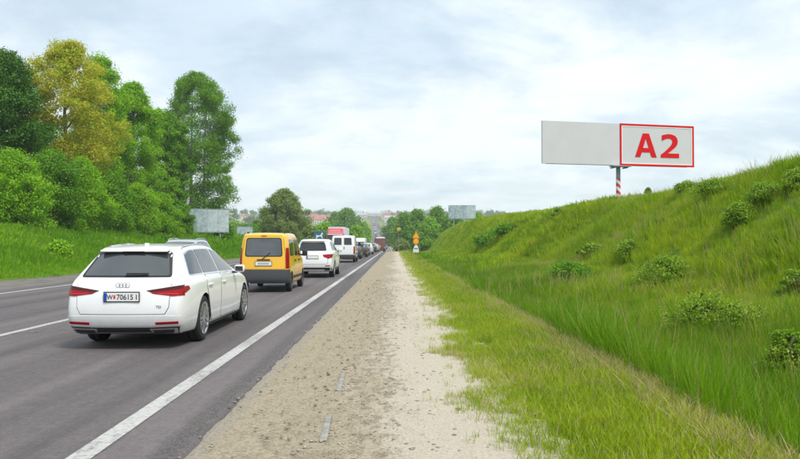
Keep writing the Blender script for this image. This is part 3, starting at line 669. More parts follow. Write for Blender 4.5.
def bank():
    rng = np.random.default_rng(25); tf = []
    for i in range(4): tf.append(tuft('bank', 20, 0.4, 0.15, 0.42, 0.035, G_BANK, 500 + i, 0.5))
    for i in range(4): tf.append(tuft('bank_far', 22, 0.8, 0.2, 0.45, 0.08, G_BANK, 510 + i, 0.5))
    P, I, S = [], [], []
    for (y0, y1, dens, b) in ((24, 70, 14, 0), (70, 220, 3.5, 4)):
        u, y = rand_pts(rng, -34, -15.6, y0, y1, dens); k = in_view(u, y, 18) & ((u < -16.2) | (rng.uniform(size=len(u)) < 0.5)); u, y = u[k], y[k]
        x = u + CX(y); P.append(np.stack([x, y, gz(x, y) - 0.03], 1)); I.append(b + rng.integers(0, 4, len(u)))
        S.append(rng.uniform(0.7, 1.3, len(u)) * np.interp(u, [-20, -16], [1.15, 0.55]))
    scatter('bank_grass', 'vivid green grass on the bank left of the road', 'grass', np.concatenate(P), np.concatenate(I), np.concatenate(S), tf, 26)
bank()
# loose stones on the gravel
def pebbles():
    rng = np.random.default_rng(35); base = np.array([(1, 0, 0), (-1, 0, 0), (0, 1, 0), (0, -1, 0), (0, 0, 1), (0, 0, -1)], float)
    tri = np.array([(0, 2, 4), (2, 1, 4), (1, 3, 4), (3, 0, 4), (2, 0, 5), (1, 2, 5), (3, 1, 5), (0, 3, 5)])
    n = 5200; y = 3.6 + 26 * rng.uniform(0, 1, n) ** 1.7; u = np.clip(rng.normal(-0.45, 0.55, n), -1.5, 0.9)
    s = 0.004 + 0.016 * rng.uniform(0, 1, n) ** 6; s = s * (1 + y * 0.02)
    V = base[None] * rng.uniform(0.6, 1.3, (n, 6, 1)) * s[:, None, None] * np.stack([rng.uniform(0.8, 1.4, n), rng.uniform(0.8, 1.4, n), rng.uniform(0.4, 0.8, n)], 1)[:, None, :]
    a = rng.uniform(0, 6.28, n); c, sn = np.cos(a)[:, None], np.sin(a)[:, None]
    X = V[..., 0] * c - V[..., 1] * sn; Y = V[..., 0] * sn + V[..., 1] * c
    V = np.stack([X + u[:, None], Y + y[:, None], V[..., 2] + (gz(u, y) + 0.006)[:, None]], -1).reshape(-1, 3)
    F = (tri[None] + (np.arange(n) * 6)[:, None, None]).reshape(-1, 3)
    o = fast_mesh('loose_stones', V, F, M_STONE); o['kind'] = 'stuff'; tag(o, 'loose small stones strewn over the sandy gravel', 'stones')
pebbles()
for (p0, q0, p1, q1, lab) in ((329.6, 416, 323, 442, 'nearer grey concrete strip sunk in the gravel'), (344, 373, 338.5, 391, 'farther grey concrete strip sunk in the gravel')):
    y0, y1 = EYE * 720 / (q0 - 243), EYE * 720 / (q1 - 243); x0, x1 = px(p0, y0), px(p1, y1)
    bm = bmesh.new(); add_box(bm, (0, 0, 0.0), (0.055, abs(y1 - y0) * 0.95, 0.10), None, 0.008)
    for v in bm.verts: v.co += Vector((random.gauss(0, 0.004), random.gauss(0, 0.006), random.gauss(0, 0.002)))
    o = bm_obj('concrete_strip', bm, M_CONC); o.location = ((x0 + x1) / 2, (y0 + y1) / 2, gzf(0, 8) - 0.038); o.rotation_euler = (0, 0, math.atan2(x1 - x0, y0 - y1) * 1.0)
    tag(o, lab, 'kerb stone', 'concrete strips in the gravel')
# ------------------------------------------------------------------ vehicles
# A vehicle stands on z=0 with its tail at y=0, nose towards +y, x to the right.
def lattice(lv, ts, crown=0.03, rear_bulge=0.06, front_bulge=0.10, hood_from=99):
    """closed box-like net. lv[k][j]=(y, halfwidth, z), k levels upward, j stations rear to front"""
    K, J, I = len(lv), len(lv[0]), len(ts); bm = bmesh.new(); vs = {}
    for i, t in enumerate(ts):
        for k in range(K):
            for j in range(J):
                if i in (0, I - 1) or k in (0, K - 1) or j in (0, J - 1):
                    y, w, z = lv[k][j]; c = 1 - t * t
                    if k == K - 1: z += crown * c
                    if j == 0: y -= rear_bulge * c
                    if j == J - 1: y += front_bulge * c
                    if k == K - 1 and 0 < j < J - 1: y += (front_bulge * 0.6 * c if j >= hood_from else (-rear_bulge * c * 0.5 if j == 1 else 0))
                    vs[i, j, k] = bm.verts.new((w * t, y, z))
    def q(a, b, c, d): bm.faces.new([vs[a], vs[b], vs[c], vs[d]])
    for j in range(J - 1):
        for k in range(K - 1):
            q((0, j, k), (0, j, k + 1), (0, j + 1, k + 1), (0, j + 1, k)); q((I - 1, j, k), (I - 1, j + 1, k), (I - 1, j + 1, k + 1), (I - 1, j, k + 1))
    for i in range(I - 1):
        for j in range(J - 1):
            q((i, j, 0), (i, j + 1, 0), (i + 1, j + 1, 0), (i + 1, j, 0)); q((i, j, K - 1), (i + 1, j, K - 1), (i + 1, j + 1, K - 1), (i, j + 1, K - 1))
        for k in range(K - 1):
            q((i, 0, k), (i + 1, 0, k), (i + 1, 0, k + 1), (i, 0, k + 1)); q((i, J - 1, k), (i, J - 1, k + 1), (i + 1, J - 1, k + 1), (i + 1, J - 1, k))
    bmesh.ops.recalc_face_normals(bm, faces=bm.faces)
    return bm
class Vehicle:
    def __init__(s, root, lv, ts, paint, axles, wr, ww, track, arch=None, sub=2, **kw):
        s.root = root; s.paint = paint; s.axles = axles; s.wr = wr; s.ww = ww; s.track = track
        bm = lattice(lv, ts, **kw); me = bpy.data.meshes.new('body'); bm.to_mesh(me); bm.free()
        o = bpy.data.objects.new('body', me); COL.objects.link(o)
        md = o.modifiers.new('s', 'SUBSURF'); md.levels = sub; md.render_levels = sub
        cut = []
        dg = bpy.context.evaluated_depsgraph_get(); ev = o.evaluated_get(dg); m1 = bpy.data.meshes.new_from_object(ev)
        s.bvh = BVHTree.FromPolygons([v.co.copy() for v in m1.vertices], [tuple(p.vertices) for p in m1.polygons])
        ar = arch or wr * 1.1
        cb = bmesh.new()
        for ay in axles:
            for sx in (-1, 1): add_cyl(cb, (sx * (track - ww * 0.75), ay, wr), (sx * (track + 0.6), ay, wr), ar, ar, 32)
        cm = bpy.data.meshes.new('cut'); cb.to_mesh(cm); cb.free(); co = bpy.data.objects.new('cut', cm); COL.objects.link(co)
        mb = o.modifiers.new('b', 'BOOLEAN'); mb.object = co; mb.operation = 'DIFFERENCE'; mb.solver = 'EXACT'
        dg = bpy.context.evaluated_depsgraph_get(); dg.update(); ev = o.evaluated_get(dg); m2 = bpy.data.meshes.new_from_object(ev)
        bpy.data.objects.remove(o); bpy.data.objects.remove(co)
        m2.name = 'body'; m2.materials.clear(); m2.materials.append(paint); m2.materials.append(M_PLAST)
        for p in m2.polygons:
            c = p.center; p.material_index = 0; p.use_smooth = True
            for ay in axles:
                if math.hypot(c.y - ay, c.z - wr) < ar * 1.004 and abs(c.x) < track + 0.3 and (abs(p.normal.x) < 0.35 or abs(c.x) < track - ww * 0.7) and c.z < wr * 2.3: p.material_index = 1; p.use_smooth = False
            if c.z < lv[0][1][2] + 0.02 and p.normal.z < -0.7: p.material_index = 1
        m2.set_sharp_from_angle(angle=R(38))
        s.body = link(bpy.data.objects.new('body', m2), root)
        s.top = max(v.co.z for v in m2.vertices)
    def ray(s, o, d):
        h = s.bvh.ray_cast(Vector(o), Vector(d))
        if h[0] is None:
            n = s.bvh.find_nearest(Vector(o) + Vector(d) * 3); return n[0], n[1]
        return h[0], h[1]
    def patch(s, name, poly, view, mat, off=0.006, parent=None, step=0.07, skirt=0.012, side=1, rnd=0.0):
        """outline drawn on a side (y,z), rear or front (x,z) or top (x,y) view, laid on the body skin"""
        if rnd: poly = round_poly(poly, rnd)
        bm = bmesh.new()
        V2 = {'side': lambda a, b: (0, a, b), 'rear': lambda a, b: (a, 0, b), 'front': lambda a, b: (a, 0, b), 'top': lambda a, b: (a, b, 0)}[view]
        f = bm.faces.new([bm.verts.new(V2(a, b)) for a, b in poly])
        n1, n2 = {'side': ((0, 1, 0), (0, 0, 1)), 'rear': ((1, 0, 0), (0, 0, 1)), 'front': ((1, 0, 0), (0, 0, 1)), 'top': ((1, 0, 0), (0, 1, 0))}[view]
        for n in (n1, n2):
            vals = [Vector(n).dot(v.co) for v in bm.verts]; lo, hi = min(vals), max(vals); q = math.floor(lo / step) * step + step
            while q < hi - 1e-4:
                if q - lo > 1e-4: bmesh.ops.bisect_plane(bm, geom=bm.verts[:] + bm.edges[:] + bm.faces[:], plane_co=Vector(n) * q, plane_no=Vector(n))
                q += step
        d = {'side': (-side, 0, 0), 'rear': (0, 1, 0), 'front': (0, -1, 0), 'top': (0, 0, -1)}[view]
        far = {'side': (5 * side, 0, 0), 'rear': (0, -5, 0), 'front': (0, 12, 0), 'top': (0, 0, 9)}[view]; nr = {}
        for v in bm.verts:
            p, n = s.ray(v.co + Vector(far), d)
            if n.dot(Vector(d)) > 0: n = -n
            nr[v] = n; v.co = p + n * off
        bm.normal_update()
        flip = sum(fc.normal.dot(Vector(d)) * fc.calc_area() for fc in bm.faces) > 0
        if flip: bmesh.ops.reverse_faces(bm, faces=bm.faces[:])
        if skirt:
            be = [e for e in bm.edges if e.is_boundary]; r = bmesh.ops.extrude_edge_only(bm, edges=be)
            nv = [g for g in r['geom'] if isinstance(g, bmesh.types.BMVert)]
            for v in nv:
                src = min((e.other_vert(v) for e in v.link_edges if e.other_vert(v) in nr), key=lambda w: (w.co - v.co).length, default=None)
                if src is not None: v.co = src.co - nr[src] * (off + skirt)
        o = bm_obj(name, bm, mat, parent or s.root, True); o.data.set_sharp_from_angle(angle=R(50)); return o
    def both(s, name, poly, mat, off=0.006, rnd=0.0, **kw): return [s.patch(name, poly, 'side', mat, off, side=sd, rnd=rnd, **kw) for sd in (1, -1)]
    def wheels(s, style='multi', rim_r=0.235, rimmat=None):
        ty = tyre_mesh(s.wr, s.ww, rim_r); rm = rim_mesh(rim_r, s.ww, style); out = []
        for ay in s.axles:
            for sx in (1, -1):
                t = link(bpy.data.objects.new('tyre', ty), s.root); t.location = (sx * s.track, ay, s.wr); t.rotation_euler = (R(random.uniform(0, 60)), 0, 0 if sx > 0 else math.pi)
                r = link(bpy.data.objects.new('rim', rm), t); r.data.materials.clear() if not r.data.materials else None
                if not r.data.materials: r.data.materials.append(rimmat or M_ALLOY); r.data.materials.append(M_PLAST)
        return out
    def plate(s, z, text=None, w=0.52, h=0.115, yoff=0.0, blue=True, x=0.0, front=False):
        p, n = s.ray((x, 12 if front else -5, z), (0, -1 if front else 1, 0)); sg = 1 if front else -1
        y = p.y + sg * (0.012 + yoff)
        b = box('number_plate_frame', (x, y, z), (w + 0.025, 0.016, h + 0.03), M_PLAST, s.root, 0.003)
        b2 = box('number_plate', (x, y + sg * 0.011, z), (w, 0.008, h), M_PLATE, s.root)
        if blue: box('country_band', (x - sg * -1 * (-w / 2 + 0.022) if front else x - w / 2 + 0.022, y + sg * 0.017, z), (0.042, 0.003, h - 0.004), M_BLUE, b2)
        return b2, y + sg * 0.016
def round_poly(poly, r, n=4):
    out = []; m = len(poly)
    for i in range(m):
        p0, p1, p2 = Vector(poly[i - 1]), Vector(poly[i]), Vector(poly[(i + 1) % m])
        a = min(r, (p0 - p1).length * 0.45); b = min(r, (p2 - p1).length * 0.45)
        A = p1 + (p0 - p1).normalized() * a; B = p1 + (p2 - p1).normalized() * b
        for k in range(n + 1):
            t = k / n; out.append(tuple((1 - t) ** 2 * A + 2 * t * (1 - t) * p1 + t * t * B))
    return out
def lathe(prof, seg=32):
    """profile (x, r) turned about the x axis"""
    V, F = [], []; n = len(prof)
    for i in range(seg):
        a = 2 * math.pi * i / seg
        for x, r in prof: V.append((x, r * math.cos(a), r * math.sin(a)))
    for i in range(seg):
        j = (i + 1) % seg
        for k in range(n - 1): F.append((i * n + k, j * n + k, j * n + k + 1, i * n + k + 1))
    return V, F
def tyre_mesh(R_, w, rim):
    h = w / 2
    V, F = lathe([(-h * 0.75, rim * 0.96), (-h * 0.95, rim * 1.1), (-h, (rim + R_) / 2), (-h * 0.86, R_ * 0.965), (-h * 0.5, R_), (-h * 0.1, R_), (-h * 0.08, R_ * 0.985), (h * 0.08, R_ * 0.985), (h * 0.1, R_), (h * 0.5, R_), (h * 0.86, R_ * 0.965), (h, (rim + R_) / 2), (h * 0.95, rim * 1.1), (h * 0.75, rim * 0.96)], 36)
    me = bpy.data.meshes.new('tyre'); me.from_pydata(V, [], F); me.update(); me.materials.append(M_RUB); me.shade_smooth(); return me
def rim_mesh(r, w, style):
    bm = bmesh.new(); h = w / 2
    V, F = lathe([(h * 0.98, r * 1.03), (h * 1.0, r * 0.96), (h * 0.86, r * 0.92), (h * 0.3, r * 0.90), (-h * 0.5, r * 0.9)], 36)
    vs = [bm.verts.new(v) for v in V]; [bm.faces.new([vs[i] for i in f]) for f in F]
    back = bmesh.ops.create_cone(bm, cap_ends=True, segments=28, radius1=r * 0.9, radius2=r * 0.9, depth=0.01, matrix=Matrix.Translation((h * 0.15, 0, 0)) @ Matrix.Rotation(R(90), 4, 'Y'))
    bset = set(back['verts'])
    add_cyl(bm, (h * 0.5, 0, 0), (h * 0.93, 0, 0), r * 0.24, r * 0.2, 16)
    if style == 'steel':
        V2, F2 = lathe([(h * 0.62, r * 0.1), (h * 0.9, r * 0.3), (h * 0.86, r * 0.55), (h * 0.55, r * 0.9)], 24)
        vs2 = [bm.verts.new(v) for v in V2]; [bm.faces.new([vs2[i] for i in f]) for f in F2]
    else:
        n, offs = (10, (0,)) if style == 'multi' else ((5, (-0.09, 0.09)) if style == 'double' else (5, (0,)))
        for k in range(n):
            a = 2 * math.pi * k / n
            for o in offs:
                wd = r * (0.13 if len(offs) > 1 or n > 6 else 0.30)
                M = Matrix.Rotation(a, 3, 'X')
                rr = bmesh.ops.create_cube(bm, size=1.0)
                for v in rr['verts']:
                    rad = r * 0.12 if v.co.z < 0 else r * 0.97; xx = h * (0.80 if v.co.z < 0 else 0.90) + v.co.x * 0.03
                    v.co = M @ Vector((xx, v.co.y * wd * (0.8 if v.co.z < 0 else 1.1) + o * r * (1 if v.co.z < 0 else 1.9), rad))
    for f in bm.faces: f.material_index = 1 if all(v in bset for v in f.verts) else 0
    me = bpy.data.meshes.new('rim'); bm.to_mesh(me); bm.free(); return me
TS = (-1, -0.93, -0.55, 0, 0.55, 0.93, 1)

# --- the white wagon (nearest)
def white_wagon(loc):
    root = thing('station_wagon', 'white estate car with red tail lamps, nearest in the queue', 'car', loc)
    yl = [0.06, 0.16, 0.62, 1.35, 2.2, 3.0, 3.62, 4.25, 4.72, 4.88]
    def lev(y0, w, z): return [(a if i > 1 else a + y0, b, c) for i, (a, b, c) in enumerate(zip(yl, w, z))]
    k0 = lev(0.10, [0.74, 0.82, 0.88, 0.90, 0.90, 0.90, 0.89, 0.87, 0.80, 0.66], [0.22, 0.20, 0.19, 0.18, 0.18, 0.18, 0.18, 0.18, 0.20, 0.24])
    k1 = lev(-0.06, [0.82, 0.90, 0.935, 0.935, 0.93, 0.93, 0.935, 0.93, 0.86, 0.70], [0.36, 0.36, 0.36, 0.34, 0.32, 0.32, 0.34, 0.36, 0.38, 0.40])
    k2 = lev(-0.055, [0.83, 0.91, 0.95, 0.945, 0.935, 0.935, 0.945, 0.94, 0.86, 0.70], [0.62, 0.62, 0.63, 0.63, 0.62, 0.62, 0.62, 0.60, 0.56, 0.54])
    k3 = lev(0.0, [0.82, 0.89, 0.945, 0.95, 0.945, 0.94, 0.935, 0.90, 0.80, 0.64], [0.90, 0.91, 0.92, 0.92, 0.92, 0.91, 0.89, 0.82, 0.72, 0.64])
    k4 = lev(0.05, [0.77, 0.81, 0.88, 0.90, 0.90, 0.90, 0.90, 0.86, 0.74, 0.58], [0.985, 0.995, 1.00, 1.00, 0.99, 0.98, 0.96, 0.87, 0.76, 0.67])
    yr = [0.52, 0.66, 1.05, 1.55, 2.1, 2.62, 3.56, 4.22, 4.68, 4.82]
    k5 = [(a, b, c) for a, b, c in zip([0.50, 0.62, 1.03, 1.55, 2.1, 2.58, 3.50, 4.22, 4.68, 4.82], [0.60, 0.625, 0.665, 0.685, 0.685, 0.675, 0.76, 0.74, 0.62, 0.48], [1.33, 1.36, 1.40, 1.415, 1.41, 1.375, 0.995, 0.905, 0.785, 0.69])]
    k6 = [(a, b, c) for a, b, c in zip(yr, [0.53, 0.555, 0.59, 0.61, 0.61, 0.60, 0.70, 0.68, 0.56, 0.42], [1.375, 1.41, 1.445, 1.46, 1.455, 1.415, 1.02, 0.925, 0.80, 0.70])]
    v = Vehicle(root, [k0, k1, k2, k3, k4, k5, k6], TS, M_WHITE, (1.06, 3.98), 0.345, 0.235, 0.815, 0.385, crown=0.025, rear_bulge=0.075, front_bulge=0.2, hood_from=6)
    v.wheels('double', 0.245)
    # glass
    v.patch('rear_window_surround', [(-0.70, 1.005), (0.70, 1.005), (0.575, 1.362), (-0.575, 1.362)], 'rear', M_PLAST, 0.003, rnd=0.05)
    v.patch('rear_window', [(-0.655, 1.025), (0.655, 1.025), (0.535, 1.325), (-0.535, 1.325)], 'rear', M_GLASS, 0.008, rnd=0.05)
    for sd in (1, -1):
        v.patch('window_trim', [(0.47, 1.012), (3.24, 0.985), (2.62, 1.352), (2.2, 1.395), (1.55, 1.402), (1.0, 1.385), (0.74, 1.335)], 'side', M_CHROME, 0.004, side=sd, rnd=0.05)
        v.patch('side_window', [(0.53, 1.03), (1.10, 1.03), (1.20, 1.375), (1.02, 1.37), (0.77, 1.315)], 'side', M_GLASS, 0.008, side=sd, rnd=0.03)
        v.patch('side_window', [(1.15, 1.03), (2.02, 1.022), (2.02, 1.386), (1.25, 1.383)], 'side', M_GLASS, 0.008, side=sd, rnd=0.03)
        v.patch('side_window', [(2.10, 1.02), (3.12, 1.003), (2.60, 1.33), (2.12, 1.382)], 'side', M_GLASS, 0.008, side=sd, rnd=0.03)
        for (a, b, c0) in ((1.50, 2.06, 'r'), (2.10, 3.22, 'f')):
            poly = [(a, 0.27), (b, 0.27), (b, 0.99), (a - (0.32 if c0 == 'r' else 0), 1.0), (a - (0.32 if c0 == 'r' else 0), 0.82)] if c0 == 'r' else [(a, 0.27), (b, 0.27), (b + 0.04, 0.6), (b, 0.975), (a, 0.99)]
            g = [(x + (0.012 if x > (a + b) / 2 else -0.012), z - (0.01 if z < 0.4 else -0.004)) for x, z in poly]
            v.patch('door_gap', g, 'side', M_SEAM, 0.002, side=sd, skirt=0)
            dr = v.patch('door', poly, 'side', v.paint, 0.006, side=sd, rnd=0.03)
            hy = b - 0.95 if c0 == 'f' else 1.36
            p, n = v.ray((5 * sd, hy, 0.83), (-sd, 0, 0)); box('door_handle', (p.x + sd * 0.022, hy, 0.845), (0.028, 0.2, 0.032), v.paint, dr, 0.01)
        v.patch('sill_strip', [(1.46, 0.205), (3.58, 0.205), (3.58, 0.245), (1.46, 0.245)], 'side', M_PLAST, 0.006, side=sd)
        # tail lamps wrap from the tailgate on to the flank
        l = v.patch('tail_lamp', [(sd * 0.40, 0.815), (sd * 0.86, 0.852), (sd * 0.885, 0.755), (sd * 0.74, 0.75), (sd * 0.46, 0.782)], 'rear', M_RED, 0.010, step=0.04)
        v.patch('lamp_strip', [(sd * 0.50, 0.792), (sd * 0.85, 0.788), (sd * 0.85, 0.775), (sd * 0.54, 0.780)], 'rear', M_LIT, 0.013, parent=l, step=0.05)
        v.patch('lamp_upper', [(sd * 0.36, 0.828), (sd * 0.865, 0.898), (sd * 0.86, 0.850), (sd * 0.42, 0.808)], 'rear', M_DRED, 0.014, parent=l, step=0.04)
        v.patch('lamp_wing', [(0.10, 0.765), (0.34, 0.835), (0.31, 0.88), (0.10, 0.88)], 'side', M_RED, 0.009, side=sd, parent=l, step=0.04)
        v.patch('reflector', [(sd * 0.50, 0.395), (sd * 0.82, 0.405), (sd * 0.82, 0.372), (sd * 0.50, 0.362)], 'rear', M_RED, 0.014, step=0.05)
        ex = v.patch('exhaust_trim', [(sd * 0.40, 0.305), (sd * 0.80, 0.315), (sd * 0.78, 0.235), (sd * 0.43, 0.225)], 'rear', M_CHROME, 0.016, step=0.05)
        v.patch('exhaust_opening', [(sd * 0.44, 0.288), (sd * 0.755, 0.296), (sd * 0.74, 0.25), (sd * 0.46, 0.242)], 'rear', M_PLAST, 0.019, parent=ex, step=0.05)
        # mirror
        p, n = v.ray((5 * sd, 3.02, 0.96), (-sd, 0, 0)); bm = bmesh.new(); add_box(bm, (p.x + sd * 0.15, 3.0, 1.03), (0.2, 0.11, 0.14), None, 0.05); mr = bm_obj('wing_mirror', bm, v.paint, root, True)
        box('mirror_foot', (p.x + sd * 0.04, 3.02, 0.965), (0.12, 0.07, 0.035), M_PLAST, mr, 0.01)
        box('mirror_glass', (p.x + sd * 0.152, 2.943, 1.03), (0.145, 0.006, 0.085), M_GLASS2, mr)
        # roof rail
        bm = bmesh.new(); prev = None
        pts = [Vector((sd * 0.60, y, v.ray((sd * 0.60, y, 5), (0, 0, -1))[0].z + h)) for y, h in ((0.80, 0.0), (0.95, 0.014), (1.6, 0.016), (2.3, 0.012), (2.5, -0.004))]
        for a, b in zip(pts, pts[1:]): add_cyl(bm, a, b, 0.016, seg=8)
        bm_obj('roof_rail', bm, M_CHROME, root, True)
        v.patch('head_lamp', [(sd * 0.42, 0.66), (sd * 0.74, 0.70), (sd * 0.72, 0.58), (sd * 0.44, 0.58)], 'front', M_CLEAR, 0.008)
    v.patch('tailgate_gap', [(-0.72, 0.985), (-0.70, 0.60), (-0.64, 0.50), (0.64, 0.50), (0.70, 0.60), (0.72, 0.985)], 'rear', M_SEAM, 0.001, skirt=0)
    tg = v.patch('tailgate', [(-0.712, 0.990), (-0.692, 0.605), (-0.634, 0.508), (0.634, 0.508), (0.692, 0.605), (0.712, 0.990)], 'rear', v.paint, 0.005)
    v.patch('windscreen', [(-0.62, 2.72), (0.62, 2.72), (0.72, 3.42), (-0.72, 3.42)], 'top', M_GLASS, 0.006, rnd=0.05)
    v.patch('rear_bumper', [(-0.86, 0.345), (0.86, 0.345), (0.87, 0.42), (0.86, 0.475), (0.6, 0.485), (-0.6, 0.485), (-0.86, 0.475), (-0.87, 0.42)], 'rear', v.paint, 0.007, step=0.05)
    v.patch('rear_diffuser', [(-0.83, 0.33), (-0.44, 0.318), (0.44, 0.318), (0.83, 0.33), (0.78, 0.21), (0.6, 0.20), (-0.6, 0.20), (-0.78, 0.21)], 'rear', M_PLAST, 0.009, step=0.05)
    bm = bmesh.new(); add_box(bm, (0, 0.50, 1.392), (1.06, 0.22, 0.026), Matrix.Rotation(R(13), 3, 'X'), 0.012); sp = bm_obj('roof_spoiler', bm, v.paint, root, True)
    box('high_brake_lamp', (0, 0.392, 1.362), (0.34, 0.02, 0.012), M_DRED, sp)
    p, n = v.ray((0.1, -5, 1.04), (0, 1, 0)); bm = bmesh.new(); add_cyl(bm, (0.0, p.y - 0.03, 1.035), (0.34, p.y - 0.02, 1.045), 0.013, 0.008, 8); add_box(bm, (0.18, p.y - 0.012, 1.058), (0.34, 0.014, 0.02)); bm_obj('rear_wiper', bm, M_PLAST, root)
    bm = bmesh.new(); z = v.ray((0, 0.95, 5), (0, 0, -1))[0].z; add_box(bm, (0, 0.95, z + 0.012), (0.03, 0.14, 0.035), None, 0.010); bm_obj('roof_antenna', bm, v.paint, root)
    # four linked rings
    p, n = v.ray((0, -5, 0.905), (0, 1, 0)); bm = bmesh.new()
    for i in range(4):
        c = Vector((-0.0735 + 0.049 * i, p.y - 0.016 - 0.002 * (i % 2), 0.905)); m_ = 20
        for k in range(m_):
            a, b = 2 * math.pi * k / m_, 2 * math.pi * (k + 1) / m_
            add_cyl(bm, c + Vector((0.032 * math.cos(a), 0, 0.032 * math.sin(a))), c + Vector((0.032 * math.cos(b), 0, 0.032 * math.sin(b))), 0.0042, seg=5)
    bm_obj('ring_emblem', bm, M_CHROME, root)
    pl, yy = v.plate(0.745, yoff=0.008)
    text_mesh('plate_number', 'W', 0.086, M_INK, pl, (-0.171, yy, 0.713), 0.0012)
    text_mesh('plate_number', '70615', 0.102, M_INK, pl, (0.056, yy, 0.709), 0.0012); text_mesh('plate_number', 'I', 0.102, M_INK, pl, (0.228, yy, 0.708), 0.0012)
    box('plate_crest', (-0.102, yy, 0.745), (0.028, 0.003, 0.05), M_INKR, pl)
    p, n = v.ray((0.56, -5, 0.60), (0, 1, 0)); text_mesh('model_badge', 'TDI', 0.05, M_CHROME, root, (0.55, p.y - 0.012, 0.59), 0.001)
    return v
white_wagon((-3.76, 10.0, 0.012)).root.scale = (0.91, 1, 1)

